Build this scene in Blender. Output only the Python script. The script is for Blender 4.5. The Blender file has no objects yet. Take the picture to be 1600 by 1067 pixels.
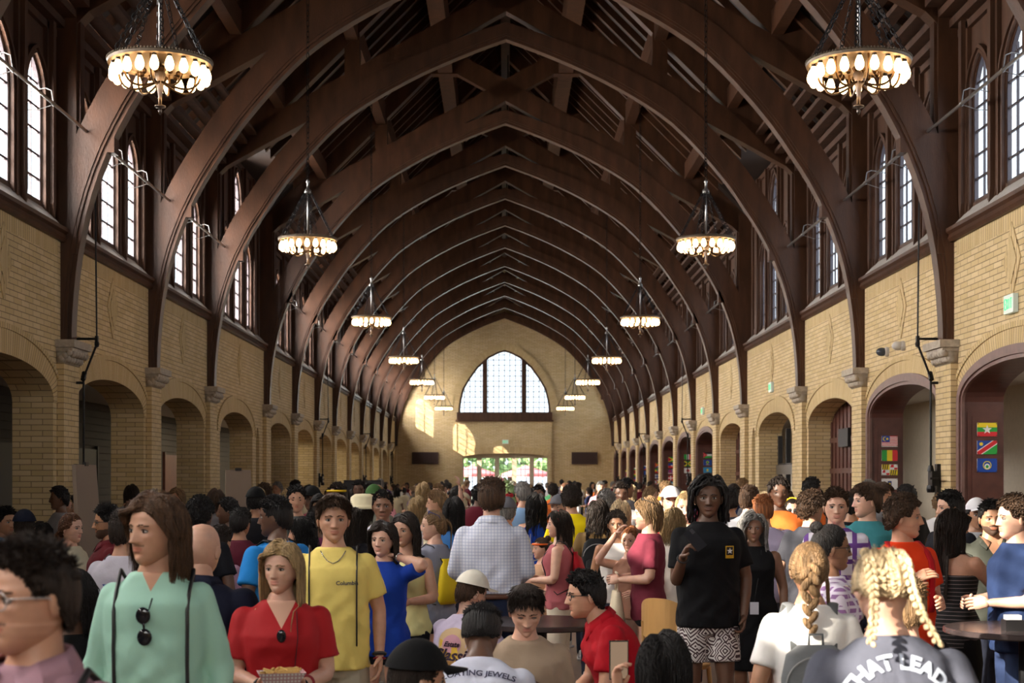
import bpy, bmesh, math, random
import numpy as np
from mathutils import Vector, Matrix, Euler
PI = math.pi
SC = bpy.context.scene
COL = SC.collection

# ---------------------------------------------------------------- camera, sky, sun, exposure
EYE = 1.82
FPX = 2350.0
VX, VY = 786.8, 750.0
cam_d = bpy.data.cameras.new('camera')
cam = bpy.data.objects.new('camera', cam_d); COL.objects.link(cam)
cam.location = (-.05, 0, EYE); cam.rotation_euler = (PI / 2, 0, 0)
cam_d.sensor_width = 36; cam_d.lens = FPX * 36 / 1600
cam_d.shift_x = (800 - VX) / 1600; cam_d.shift_y = (VY - 533.5) / 1600
cam_d.clip_end = 500; cam_d.clip_start = .05
cam_d.dof.use_dof = True; cam_d.dof.focus_distance = 11.0; cam_d.dof.aperture_fstop = 5.0
SC.camera = cam
w = bpy.data.worlds.new('sky'); SC.world = w; w.use_nodes = True
w.node_tree.nodes['Background'].inputs[0].default_value = (0.80, 0.90, 1.0, 1)
w.node_tree.nodes['Background'].inputs[1].default_value = 2.2
sun_d = bpy.data.lights.new('sun', 'SUN'); sun_d.energy = 20; sun_d.angle = .009; sun_d.color = (1, .9, .74)
sun = bpy.data.objects.new('sun', sun_d); COL.objects.link(sun)
sun.rotation_euler = Vector((1.6, 1, -.96)).to_track_quat('-Z', 'Y').to_euler()
SC.view_settings.view_transform = 'Standard'; SC.view_settings.look = 'None'
SC.view_settings.gamma = 1; SC.view_settings.use_curve_mapping = False
SC.view_settings.exposure = 0.0
cy = SC.cycles
cy.max_bounces = 7; cy.diffuse_bounces = 4; cy.glossy_bounces = 3; cy.transmission_bounces = 4; cy.transparent_max_bounces = 10
cy.use_denoising = True; cy.sample_clamp_indirect = 4; cy.caustics_reflective = False; cy.caustics_refractive = False
def area_lamp(name, loc, rot, sx, sy, power, color):
    d = bpy.data.lights.new(name, 'AREA'); d.shape = 'RECTANGLE'; d.size = sx; d.size_y = sy
    d.energy = power; d.color = color
    o = bpy.data.objects.new(name, d); COL.objects.link(o); o.location = loc; o.rotation_euler = rot
    return o
LEFT_SKY, RIGHT_SKY, BACK_FILL = 2900, 240, 1150
TR_N = [-1.95, -.95, .05, 1.05, 2.05, 3.05, 4.05, 5.05, 6.05] + [7.48 + i for i in range(10)]
TY = [5 * n + .15 for n in TR_N]
Y_END = TY[-1] + .1; Y_BACK = TY[0]
for i in range(len(TY) - 1):
    yc = (TY[i] + TY[i + 1]) / 2; L = TY[i + 1] - TY[i] - 1.0
    area_lamp('daylight_left', (-7.6, yc, EYE + 4.9), (0, -PI / 2 - .0, 0), 3.6, L, LEFT_SKY * L / 4, (1, .93, .86))
    area_lamp('daylight_right', (7.6, yc, EYE + 4.9), (0, PI / 2, 0), 3.6, L, RIGHT_SKY * L / 4, (.74, .86, 1))
area_lamp('daylight_end', (0, Y_END + 2.2, EYE + 5.4), (-PI / 2, 0, 0), 6, 4, 700, (.85, .95, .95))
area_lamp('fill_back', (0, Y_BACK - 2.2, EYE + 5.4), (PI / 2, 0, 0), 9, 5, BACK_FILL, (1, .95, .88))  # added fill lamp behind the camera, brightens faces through an assumed window

# ---------------------------------------------------------------- materials
MATS = {}
def nodes_of(name):
    m = bpy.data.materials.new(name); m.use_nodes = True
    nt = m.node_tree
    return m, nt, nt.nodes['Principled BSDF'], nt.links.new
def mat(name, col, rough=.6, metal=0, emit=None, estr=0, noise=0, nscale=8, bump=0, bscale=40, spec=.5, stretch=None):
    if name in MATS: return MATS[name]
    m, nt, b, lk = nodes_of(name)
    b.inputs['Base Color'].default_value = (*col, 1)
    b.inputs['Roughness'].default_value = rough; b.inputs['Metallic'].default_value = metal
    b.inputs['Specular IOR Level'].default_value = spec
    if emit:
        b.inputs['Emission Color'].default_value = (*emit, 1); b.inputs['Emission Strength'].default_value = estr
    if noise or bump:
        tc = nt.nodes.new('ShaderNodeTexCoord'); mp = nt.nodes.new('ShaderNodeMapping')
        lk(tc.outputs['Object'], mp.inputs['Vector'])
        if stretch: mp.inputs['Scale'].default_value = stretch
        if noise:
            n = nt.nodes.new('ShaderNodeTexNoise'); n.inputs['Scale'].default_value = nscale; n.inputs['Detail'].default_value = 4
            lk(mp.outputs[0], n.inputs['Vector'])
            r = nt.nodes.new('ShaderNodeValToRGB')
            r.color_ramp.elements[0].position = .3; r.color_ramp.elements[1].position = .7
            r.color_ramp.elements[0].color = (*[c * (1 - noise) for c in col], 1)
            r.color_ramp.elements[1].color = (*[min(1, c * (1 + noise)) for c in col], 1)
            lk(n.outputs['Fac'], r.inputs[0]); lk(r.outputs[0], b.inputs['Base Color'])
        if bump:
            n2 = nt.nodes.new('ShaderNodeTexNoise'); n2.inputs['Scale'].default_value = bscale; n2.inputs['Detail'].default_value = 3
            lk(mp.outputs[0], n2.inputs['Vector'])
            bp = nt.nodes.new('ShaderNodeBump'); bp.inputs['Strength'].default_value = bump; bp.inputs['Distance'].default_value = .02
            lk(n2.outputs['Fac'], bp.inputs['Height']); lk(bp.outputs[0], b.inputs['Normal'])
    MATS[name] = m
    return m
def brick_mat(name, c1, c2, mortar, uv=False, bw=.30, bh=.075, ms=.006, rough=.75):
    m, nt, b, lk = nodes_of(name)
    br = nt.nodes.new('ShaderNodeTexBrick')
    if uv:
        u = nt.nodes.new('ShaderNodeUVMap'); u.uv_map = 'UVMap'; lk(u.outputs[0], br.inputs['Vector'])
    else:
        g = nt.nodes.new('ShaderNodeNewGeometry'); sx = nt.nodes.new('ShaderNodeSeparateXYZ'); lk(g.outputs['Position'], sx.inputs[0])
        sn = nt.nodes.new('ShaderNodeSeparateXYZ'); lk(g.outputs['True Normal'], sn.inputs[0])
        ab = nt.nodes.new('ShaderNodeMath'); ab.operation = 'ABSOLUTE'; lk(sn.outputs['X'], ab.inputs[0])
        gt = nt.nodes.new('ShaderNodeMath'); gt.operation = 'GREATER_THAN'; gt.inputs[1].default_value = .5; lk(ab.outputs[0], gt.inputs[0])
        mx = nt.nodes.new('ShaderNodeMix'); lk(gt.outputs[0], mx.inputs[0]); lk(sx.outputs['X'], mx.inputs[2]); lk(sx.outputs['Y'], mx.inputs[3])
        cb = nt.nodes.new('ShaderNodeCombineXYZ'); lk(mx.outputs[0], cb.inputs[0]); lk(sx.outputs['Z'], cb.inputs[1])
        lk(cb.outputs[0], br.inputs['Vector'])
    br.inputs['Scale'].default_value = 1; br.inputs['Brick Width'].default_value = bw; br.inputs['Row Height'].default_value = bh
    br.inputs['Mortar Size'].default_value = ms; br.inputs['Mortar Smooth'].default_value = .3; br.inputs['Bias'].default_value = 0
    br.inputs['Color1'].default_value = (*c1, 1); br.inputs['Color2'].default_value = (*c2, 1); br.inputs['Mortar'].default_value = (*mortar, 1)
    n = nt.nodes.new('ShaderNodeTexNoise'); n.inputs['Scale'].default_value = 1.3; n.inputs['Detail'].default_value = 5
    g2 = nt.nodes.new('ShaderNodeNewGeometry'); lk(g2.outputs['Position'], n.inputs['Vector'])
    mr = nt.nodes.new('ShaderNodeMapRange'); mr.inputs[3].default_value = .8; mr.inputs[4].default_value = 1.15; lk(n.outputs['Fac'], mr.inputs[0])
    mm = nt.nodes.new('ShaderNodeVectorMath'); mm.operation = 'SCALE'; lk(br.outputs['Color'], mm.inputs[0]); lk(mr.outputs[0], mm.inputs['Scale'])
    lk(mm.outputs[0], b.inputs['Base Color'])
    bp = nt.nodes.new('ShaderNodeBump'); bp.invert = True; bp.inputs['Strength'].default_value = .6; bp.inputs['Distance'].default_value = .012
    lk(br.outputs['Fac'], bp.inputs['Height']); lk(bp.outputs[0], b.inputs['Normal'])
    b.inputs['Roughness'].default_value = rough; b.inputs['Specular IOR Level'].default_value = .3
    MATS[name] = m
    return m
BRICK = brick_mat('buff brick', (.66, .51, .29), (.57, .42, .21), (.25, .18, .10))
BRICK_S = brick_mat('buff brick soldier', (.62, .47, .25), (.55, .40, .19), (.24, .17, .09), uv=True, bw=.085, bh=.36, ms=.008)
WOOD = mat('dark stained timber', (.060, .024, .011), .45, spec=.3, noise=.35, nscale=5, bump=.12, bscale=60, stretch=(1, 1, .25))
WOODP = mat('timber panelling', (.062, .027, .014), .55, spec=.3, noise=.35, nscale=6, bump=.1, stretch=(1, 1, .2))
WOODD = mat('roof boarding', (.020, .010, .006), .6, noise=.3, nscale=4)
WOODR = mat('red brown joinery', (.085, .028, .020), .4, noise=.25, nscale=5)
WOODB = mat('mauve brown casing', (.16, .085, .07), .5, noise=.15)
STONE = mat('grey limestone', (.42, .36, .29), .8, noise=.2, nscale=14, bump=.4, bscale=30)
SILL = mat('grey sill stone', (.36, .33, .30), .7, noise=.12)
IRON = mat('blackened iron', (.02, .02, .022), .4, .8)
STEEL = mat('dull steel', (.30, .29, .28), .35, .9)
LEAD = mat('window lead', (.035, .025, .03), .5, .2)
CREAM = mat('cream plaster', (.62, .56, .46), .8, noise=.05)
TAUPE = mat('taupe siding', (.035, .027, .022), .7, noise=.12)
WHITEP = mat('white ceiling', (.6, .58, .55), .8)
DARK = mat('near black', (.012, .011, .012), .5)
FLOOR = mat('polished concrete', (.20, .15, .12), .35, noise=.2, nscale=2)
def glass_mat():
    m, nt, b, lk = nodes_of('window glass')
    t = nt.nodes.new('ShaderNodeBsdfTransparent'); t.inputs[0].default_value = (.96, .97, .98, 1)
    g = nt.nodes.new('ShaderNodeBsdfGlossy'); g.inputs['Roughness'].default_value = .1; g.inputs[0].default_value = (.8, .85, .9, 1)
    mx = nt.nodes.new('ShaderNodeMixShader'); mx.inputs[0].default_value = .05
    lk(t.outputs[0], mx.inputs[1]); lk(g.outputs[0], mx.inputs[2]); lk(mx.outputs[0], nt.nodes['Material Output'].inputs[0])
    return m
GLASS = glass_mat()

# ---------------------------------------------------------------- mesh helpers
def link(name, me, parent=None, loc=None):
    o = bpy.data.objects.new(name, me); COL.objects.link(o)
    if parent is not None: o.parent = parent
    if loc is not None: o.location = loc
    return o
def tag(o, label=None, cat=None, group=None, kind=None):
    if label: o['label'] = label
    if cat: o['category'] = cat
    if group: o['group'] = group
    if kind: o['kind'] = kind
    return o
def empty(name, loc=(0, 0, 0), rz=0):
    o = bpy.data.objects.new(name, None); COL.objects.link(o); o.location = loc; o.rotation_euler = (0, 0, rz); o.empty_display_size = .1
    return o
def copy_tree(o, parent=None):
    c = o.copy(); COL.objects.link(c)
    if parent is not None: c.parent = parent
    for ch in list(o.children): copy_tree(ch, c)
    return c
class MB:
    def __init__(s): s.v = []; s.f = []; s.m = []; s.uv = []
    def add(s, vs, fs, m=0, uvs=None):
        k = len(s.v); s.v += [tuple(p) for p in vs]
        for i, f in enumerate(fs):
            s.f.append([k + a for a in f]); s.m.append(m)
            s.uv.append(uvs[i] if uvs else None)
    def box(s, x0, x1, y0, y1, z0, z1, m=0):
        vs = [(x0, y0, z0), (x1, y0, z0), (x1, y1, z0), (x0, y1, z0), (x0, y0, z1), (x1, y0, z1), (x1, y1, z1), (x0, y1, z1)]
        s.add(vs, [(0, 3, 2, 1), (4, 5, 6, 7), (0, 1, 5, 4), (1, 2, 6, 5), (2, 3, 7, 6), (3, 0, 4, 7)], m)
    def obox(s, c, dx, dy, dz, sz, m=0):
        """oriented box: centre c, unit axes, full sizes"""
        c = Vector(c); ax = [Vector(a) * (q / 2) for a, q in zip((dx, dy, dz), sz)]
        vs = [c + ax[0] * i + ax[1] * j + ax[2] * k for k in (-1, 1) for (i, j) in ((-1, -1), (1, -1), (1, 1), (-1, 1))]
        s.add(vs, [(0, 3, 2, 1), (4, 5, 6, 7), (0, 1, 5, 4), (1, 2, 6, 5), (2, 3, 7, 6), (3, 0, 4, 7)], m)
    def bar(s, a, b, w, h, up=(0, 0, 1), m=0):
        a = Vector(a); b = Vector(b); d = (b - a); L = d.length; d.normalize()
        sd = d.cross(Vector(up))
        if sd.length < 1e-4: sd = d.cross(Vector((1, 0, 0)))
        sd.normalize(); u = sd.cross(d)
        s.obox((a + b) / 2, d, sd, u, (L, w, h), m)
    def poly(s, pts, d, m=0):
        """prism of a planar polygon extruded by vector d"""
        n = len(pts); d = Vector(d); vs = [Vector(p) for p in pts] + [Vector(p) + d for p in pts]
        s.add(vs, [list(range(n))[::-1], [n + i for i in range(n)]] + [(i, (i + 1) % n, n + (i + 1) % n, n + i) for i in range(n)], m)
    def tube(s, path, rad, seg=8, m=0, cap=True, sx=1.0, up=None):
        path = [Vector(p) for p in path]; n = len(path)
        if not hasattr(rad, '__len__'): rad = [rad] * n
        k = len(s.v); u = None
        for i, p in enumerate(path):
            t = (path[min(i + 1, n - 1)] - path[max(i - 1, 0)])
            if t.length < 1e-9: t = Vector((0, 0, 1))
            t.normalize()
            if u is None:
                u = Vector(up) if up else (Vector((0, 0, 1)) if abs(t.z) < .9 else Vector((0, 1, 0)))
            u = (u - t * u.dot(t)); u = u.normalized() if u.length > 1e-6 else t.orthogonal().normalized()
            v = t.cross(u)
            for j in range(seg):
                a = 2 * PI * j / seg
                s.v.append(tuple(p + (u * math.cos(a) + v * math.sin(a) * sx) * rad[i]))
        for i in range(n - 1):
            for j in range(seg):
                a = k + i * seg + j; b = k + i * seg + (j + 1) % seg
                s.f.append([a, b, b + seg, a + seg]); s.m.append(m); s.uv.append(None)
        if cap:
            s.f.append([k + j for j in range(seg)][::-1]); s.m.append(m); s.uv.append(None)
            s.f.append([k + (n - 1) * seg + j for j in range(seg)]); s.m.append(m); s.uv.append(None)
    def lathe(s, prof, c=(0, 0, 0), seg=16, m=0, sx=1, sy=1):
        k = len(s.v); n = len(prof)
        for r, z in prof:
            for j in range(seg):
                a = 2 * PI * j / seg; s.v.append((c[0] + r * sx * math.cos(a), c[1] + r * sy * math.sin(a), c[2] + z))
        for i in range(n - 1):
            for j in range(seg):
                a = k + i * seg + j; b = k + i * seg + (j + 1) % seg
                s.f.append([a, b, b + seg, a + seg]); s.m.append(m); s.uv.append(None)
        s.f.append([k + j for j in range(seg)][::-1]); s.m.append(m); s.uv.append(None)
        s.f.append([k + (n - 1) * seg + j for j in range(seg)]); s.m.append(m); s.uv.append(None)
    def ell(s, c, r, seg=12, rings=8, m=0, rot=None):
        k = len(s.v); R = rot.to_matrix() if rot is not None else None
        for i in range(rings + 1):
            th = PI * i / rings
            for j in range(seg):
                a = 2 * PI * j / seg
                p = Vector((r[0] * math.sin(th) * math.cos(a), r[1] * math.sin(th) * math.sin(a), r[2] * math.cos(th)))
                if R: p = R @ p
                s.v.append((c[0] + p.x, c[1] + p.y, c[2] + p.z))
        for i in range(rings):
            for j in range(seg):
                a = k + i * seg + j; b = k + i * seg + (j + 1) % seg
                s.f.append([a, a + seg, b + seg, b]); s.m.append(m); s.uv.append(None)
    def mesh(s, name, mats, smooth=False, fix=True):
        me = bpy.data.meshes.new(name); me.from_pydata(s.v, [], s.f); 
        if not isinstance(mats, (list, tuple)): mats = [mats]
        for q in mats: me.materials.append(q)
        me.polygons.foreach_set('material_index', s.m)
        if any(u is not None for u in s.uv):
            ul = me.uv_layers.new(name='UVMap'); li = 0
            for f, u in zip(s.f, s.uv):
                for q in range(len(f)):
                    ul.data[li + q].uv = u[q] if u else (0, 0)
                li += len(f)
        if smooth: me.polygons.foreach_set('use_smooth', [True] * len(s.f))
        me.update()
        if fix:
            bm = bmesh.new(); bm.from_mesh(me); bmesh.ops.recalc_face_normals(bm, faces=bm.faces); bm.to_mesh(me); bm.free()
        return me
    def build(s, name, mats, parent=None, loc=None, smooth=False, fix=True):
        return link(name, s.mesh(name, mats, smooth, fix), parent, loc)
def struct(o): o['kind'] = 'structure'; return o
def holes_wall(mb, u0, u1, z0, z1, holes, P, d, m=0):
    """wall with openings. P(u, z, t) -> point, t = 0 front .. 1 back at depth d. hole = (pts top curve with u rising, zbottom)"""
    def q(a, b, c, e, t):
        mb.add([P(*a, t), P(*b, t), P(*c, t), P(*e, t)], [(0, 1, 2, 3)], m)
    cur = u0
    for pts, zb in sorted(holes, key=lambda h: h[0][0][0]):
        a, b = pts[0][0], pts[-1][0]
        for t in (0, d):
            q((cur, z0), (a, z0), (a, z1), (cur, z1), t)
            if zb > z0 + 1e-4: q((a, z0), (b, z0), (b, zb), (a, zb), t)
            for p, r in zip(pts, pts[1:]):
                if r[0] - p[0] > 1e-5: q((p[0], p[1]), (r[0], r[1]), (r[0], z1), (p[0], z1), t)
        path = [(a, zb)] + [p for p in pts] + [(b, zb)]
        for p, r in zip(path, path[1:]):
            if abs(p[0] - r[0]) + abs(p[1] - r[1]) < 1e-6: continue
            mb.add([P(*p, 0), P(*r, 0), P(*r, d), P(*p, d)], [(0, 1, 2, 3)], m)
        if zb > z0 + 1e-4: mb.add([P(a, zb, 0), P(b, zb, 0), P(b, zb, d), P(a, zb, d)], [(0, 1, 2, 3)], m)
        cur = b
    for t in (0, d): q((cur, z0), (u1, z0), (u1, z1), (cur, z1), t)
    mb.add([P(u0, z1, 0), P(u1, z1, 0), P(u1, z1, d), P(u0, z1, d)], [(0, 1, 2, 3)], m)
def ellipse_top(c, h, zs, rise, n=20, p=2.0):
    out = []
    for i in range(n + 1):
        a = PI - PI * i / n
        cx = math.cos(a); sz = math.sin(a)
        out.append((c + h * cx, zs + rise * (max(0, sz) ** (2 / p))))
    return out
def lancet_top(c, h, zt, n=8):
    """pointed arch of half width h, apex at zt; springs 1.7h below"""
    rise = 1.55 * h; zs = zt - rise; R = (h * h + rise * rise) / (2 * h); out = []
    for i in range(n + 1):
        z = rise * math.sin(PI / 2 * i / n); x = h - (R - math.sqrt(max(R * R - z * z, 0))); out.append((x, z))
    return [(c - x, zs + z) for x, z in out] + [(c + x, zs + z) for x, z in reversed(out[:-1])]
# ================================================================ the hall
W = 6.01
ORD = ['nearest', 'second', 'third', 'fourth', 'fifth', 'sixth', 'seventh', 'eighth', 'ninth', 'tenth', 'eleventh', 'twelfth', 'thirteenth', 'fourteenth', 'fifteenth', 'sixteenth', 'seventeenth', 'eighteenth', 'nineteenth', 'twentieth']
def side(s): return 'left' if s < 0 else 'right'
def shown(i): return i - 4     # truss index -> 1 = the nearest one in view
b = MB(); b.box(-11, 11, Y_BACK - 1, Y_END + .3, -.2, 0); struct(b.build('floor', FLOOR))
ZS, RISE, ZW = 2.85, .48, 5.07
bays = []
for i in range(len(TY) - 1):
    wide = TY[i + 1] - TY[i] > 6
    if wide: o0, o1 = 31.6, 35.7
    else: c = (TY[i] + TY[i + 1]) / 2; o0, o1 = c - 2.0, c + 2.0
    bays.append((TY[i], TY[i + 1], o0, o1, wide))
WOODARCH = lambda i: (TR_N[i] < 5.0 or TR_N[i] > 8.0)          # right side: which arches are lined in timber
for s in (-1, 1):
    P = lambda u, z, t: (s * (W + t), u, z)
    wall = MB(); ring = MB(); pil = MB()
    for i, (ya, yb, o0, o1, wide) in enumerate(bays):
        hs = [(ellipse_top((o0 + o1) / 2, (o1 - o0) / 2, ZS, RISE, p=2.2), 0)]
        if wide:
            hs.append((ellipse_top(36.45, .24, 2.75, .35, 8, 1.6), 0))
        holes_wall(wall, ya, yb, 0, ZW, hs, P, .54)
        # brick rings, radial bricks through the UV map
        c = (o0 + o1) / 2; h = (o1 - o0) / 2; N = 28
        for (k0, k1, pr) in ((0, .30, .012), (.30, .37, .03)):
            al = 0; prev = None
            for j in range(N + 1):
                a = PI - PI * j / N; ca = math.cos(a); sa = max(0, math.sin(a)) ** (2 / 2.2)
                pi_ = (c + (h + k0) * ca, ZS + (RISE + k0) * sa); po = (c + (h + k1 + .0) * ca, ZS + (RISE + k1) * sa)
                if prev:
                    dl = math.hypot(po[0] - prev[1][0], po[1] - prev[1][1]); x = s * (W - pr); xb = s * W
                    uv = [(al, .01), (al + dl, .01), (al + dl, .35), (al, .35)]
                    p0, p1 = prev
                    ring.add([(x, *p0), (x, *pi_), (x, *po), (x, *p1)], [(0, 1, 2, 3)], 0, [uv])
                    ring.add([(x, *p1), (x, *po), (xb, *po), (xb, *p1)], [(0, 1, 2, 3)], 0, [uv])
                    ring.add([(x, *p0), (x, *pi_), (xb, *pi_), (xb, *p0)], [(0, 1, 2, 3)], 0, [uv])
                    al += dl
                prev = (pi_, po)
        # soldier course under the moulding, and the brick diamond
        y0, y1 = ya + .3, yb - .3; x = s * (W - .008)
        ring.add([(x, y0, ZW - .25), (x, y1, ZW - .25), (x, y1, ZW - .02), (x, y0, ZW - .02)], [(0, 1, 2, 3)], 0, [[(0, .05), (y1 - y0, .05), (y1 - y0, .3), (0, .3)]])
        c = (ya + yb) / 2; zc = EYE + 2.62
        for (k, pr) in ((1, .014), (.62, .024)):
            dy, dz = .3 * k, .46 * k; x = s * (W - pr)
            ring.add([(x, c - dy, zc), (x, c, zc + dz), (x, c + dy, zc), (x, c, zc - dz)], [(0, 1, 2, 3)], 0, [[(0, .05), (.3, .3), (.6, .05), (.3, .01)]])
            for (pa, pb) in (((c - dy, zc), (c, zc + dz)), ((c, zc + dz), (c + dy, zc)), ((c + dy, zc), (c, zc - dz)), ((c, zc - dz), (c - dy, zc))):
                ring.add([(x, *pa), (x, *pb), (s * W, *pb), (s * W, *pa)], [(0, 1, 2, 3)], 0, [[(0, .1), (.1, .1), (.1, .2), (0, .2)]])
    for y in TY[1:-1]:
        pil.box(*sorted((s * (W + .0), s * (W - .10))), y - .35, y + .35, 0, EYE + 1.565)
    y = TY[-1]; pil.box(*sorted((s * (W + .0), s * (W - .10))), y - .35, y + .10, 0, EYE + 1.565)
    o = struct(wall.build('wall_' + side(s), BRICK))
    struct(ring.build('trim_brick_arches_' + side(s), BRICK_S, o))
    struct(pil.build('trim_pilasters_' + side(s), BRICK, o))
    # stone capitals
    cap0 = None
    for i, y in enumerate(TY):
        if i == 0 or i == len(TY) - 1: continue
        nm = shown(i)
        if cap0 is None:
            t = empty('stone_capital'); a = MB(); x = -W
            a.box(x, x + .26, -.42, .42, .15, .25); a.box(x, x + .22, -.38, .38, .10, .155)
            a.build('abacus', STONE, t)
            c = MB(); rnd = random.Random(4)
            c.add([(x, -.34, -.06), (x + .11, -.34, -.06), (x + .11, .34, -.06), (x, .34, -.06), (x, -.37, .11), (x + .2, -.37, .11), (x + .2, .37, .11), (x, .37, .11)],
                  [(0, 3, 2, 1), (4, 5, 6, 7), (0, 1, 5, 4), (1, 2, 6, 5), (2, 3, 7, 6), (3, 0, 4, 7)])
            for r in range(2):
                for q in range(6):
                    yy = -.3 + q * .12 + (r % 2) * .05
                    c.ell((x + .13 + .06 * r, yy, -.0 + .075 * r), (.05, .055, .055), 7, 5, rot=Euler((rnd.random(), .5, rnd.random())))
            for r in range(3): c.ell((x + .07 + .05 * r, -.36, .0 + .04 * r), (.05, .035, .05), 7, 5)
            c.build('carved_leaves', STONE, t, smooth=True)
            cap0 = t; o = t
        else: o = copy_tree(cap0)
        o.location = (0, y, EYE + 1.62); o.rotation_euler = (0, 0, 0 if s < 0 else PI)
        tag(o, 'carved stone capital on brick pilaster, %s %s pillar seen from the near end' % (ORD[max(nm, 0)], side(s)) if nm >= 0 else 'carved stone capital on a %s brick pilaster beside the camera' % side(s), 'capital', 'stone capitals of the %s arcade' % side(s))
    # ---------------- clerestory: sill, moulding, panelled wall with lancets
    mo = MB(); si = MB(); cl = MB()
    for i, (ya, yb, o0, o1, wide) in enumerate(bays):
        y0, y1 = ya + .16, yb - .16; c = (ya + yb) / 2
        prof = [(6.08, 3.20), (5.95, 3.20), (5.92, 3.24), (5.94, 3.30), (5.90, 3.33), (5.90, 3.38), (6.08, 3.38)]
        mo.poly([(s * a, y0, EYE + z) for a, z in prof], (0, y1 - y0, 0))
        si.poly([(s * a, y0 + .25, EYE + z) for a, z in [(5.93, 3.385), (6.16, 3.64), (6.16, 3.385)]], (0, y1 - y0 - .5, 0))
        # lancet wall
        sp = 1.42; hw = .35; c += .08; cs = [c - sp, c, c + sp]; hws = [.35, .48, .35]; ztop = EYE + (7.3 if wide else 6.2)
        hs = []
        for k, cc in enumerate(cs):
            zt = EYE + 5.50 if not (wide and k == 1) else EYE + 6.95
            hs.append((lancet_top(cc, hws[k], zt), EYE + 3.64))
        PW = lambda u, z, t: (s * (6.12 + t), u, z)
        holes_wall(cl, ya, yb, EYE + 3.25, ztop, hs, PW, .07)
        # splayed mouldings around every lancet
        for k, (pts, zb) in enumerate(hs):
            cc = cs[k]; hw = hws[k]
            for (off, w_, x_) in ((.05, .04, 6.08), (.13, .05, 6.06)):
                path = [(cc - hw - off, zb - .12)] + [(cc + (p[0] - cc) * (1 + off / hw), p[1] + off * .8) for p in pts] + [(cc + hw + off, zb - .12)]
                for p, q in zip(path, path[1:]):
                    if abs(p[0] - q[0]) + abs(p[1] - q[1]) < 1e-4: continue
                    cl.bar((s * (x_ + .04), *p), (s * (x_ + .04), *q), w_, .10, up=(1, 0, 0))
        # mullion shafts with pointed feet hanging over the sill
        for yy in [c - 1.97, c - .78, c + .78, c + 1.97]:
            zt = ztop - .1
            for (hw_, xx) in ((.13, 6.06), (.06, 6.00)):
                cl.poly([(s * xx, yy - hw_, zt), (s * xx, yy - hw_, EYE + 3.66), (s * xx, yy, EYE + 3.44), (s * xx, yy + hw_, EYE + 3.66), (s * xx, yy + hw_, zt)], (s * .12, 0, 0))
        # flat panelling strips towards the posts
        if wide:
            for yy in (ya + .55, ya + 1.0, yb - 1.0, yb - .55):
                cl.box(*sorted((s * 6.06, s * 6.13)), yy - .09, yy + .09, EYE + 3.4, EYE + 6.2)
                cl.box(*sorted((s * 6.09, s * 6.13)), yy - .2, yy + .2, EYE + 3.55, EYE + 3.7)
        # cornice mouldings
        if not wide:
            for (x0, z0, q) in ((6.16, 5.86, .10), (6.06, 5.96, .10), (5.95, 6.08, .11), (5.80, 6.22, .10), (5.62, 6.36, .10), (5.40, 6.56, .08), (5.2, 6.76, .07), (5.02, 6.94, .06)):
                cl.box(*sorted((s * x0, s * (x0 + q + .1))), y0, y1, EYE + z0, EYE + z0 + q)
        else:
            for zz, x0 in ((7.15, 6.08), (7.02, 6.16)):
                cl.box(*sorted((s * x0, s * 6.25)), y0, y1, EYE + zz, EYE + zz + .12)
    struct(mo.build('trim_moulding_' + side(s), WOOD)); struct(si.build('trim_sill_' + side(s), SILL))
    struct(cl.build('wall_clerestory_' + side(s), WOODP))
    # ---------------- windows, one per lancet
    protos = {}
    for i, (ya, yb, o0, o1, wide) in enumerate(bays):
        c = (ya + yb) / 2 + .08
        for k in range(3):
            zt = 5.5 if not (wide and k == 1) else 6.95; hw0 = .48 if k == 1 else .35; key = (zt, k == 1)
            if key not in protos:
                root = empty('window_1'); pts = lancet_top(0, hw0, zt); zb = 3.64
                g = MB(); g.add([(0, p[0], p[1]) for p in [(-hw0, zb)] + pts + [(hw0, zb)]], [list(range(len(pts) + 2))]); g.build('glass', GLASS, root, fix=False)
                f = MB()
                for bx in ((0,) if k != 1 else (-.16, .16)): f.bar((0, bx, zb), (0, bx, zt - .02 - abs(bx) * 1.2), .022, .03, up=(1, 0, 0))
                z = zb + .30
                while z < zt - .12:
                    xs = [p[0] for p in pts if p[1] > z]; hw = min(hw0, max(xs) if xs else .1); f.bar((0, -hw, z), (0, hw, z), .022, .03); z += .31
                path = [(-hw0 + .01, zb + .01)] + pts + [(hw0 - .01, zb + .01), (-hw0 + .01, zb + .01)]
                for p, q in zip(path, path[1:]):
                    if abs(p[0] - q[0]) + abs(p[1] - q[1]) > 1e-4: f.bar((0, *p), (0, *q), .035, .05, up=(1, 0, 0))
                f.build('muntins', LEAD, root); protos[key] = root; o = root
            else: o = copy_tree(protos[key])
            o.location = (s * 6.155, c + (k - 1) * 1.42, EYE); o['kind'] = 'structure'

# ---------------------------------------------------------------- trusses
INTR = [(0, 8.88), (.6, 8.66), (1.26, 8.39), (1.8, 8.14), (2.31, 7.87), (2.85, 7.55), (3.36, 7.18), (3.88, 6.66), (4.44, 6.0), (4.80, 5.48), (5.09, 5.03), (5.39, 4.44), (5.60, 3.87), (5.735, 3.33), (5.82, 2.79), (5.865, 2.24), (5.875, 1.87)]
def catmull(pts, n=3):
    out = []
    for i in range(len(pts) - 1):
        p0 = pts[max(i - 1, 0)]; p1 = pts[i]; p2 = pts[i + 1]; p3 = pts[min(i + 2, len(pts) - 1)]
        for k in range(n):
            t = k / n
            out.append(tuple(.5 * ((2 * b_) + (-a + c_) * t + (2 * a - 5 * b_ + 4 * c_ - d) * t * t + (-a + 3 * b_ - 3 * c_ + d) * t ** 3) for a, b_, c_, d in zip(p0, p1, p2, p3)))
    out.append(pts[-1]); return out
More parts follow.
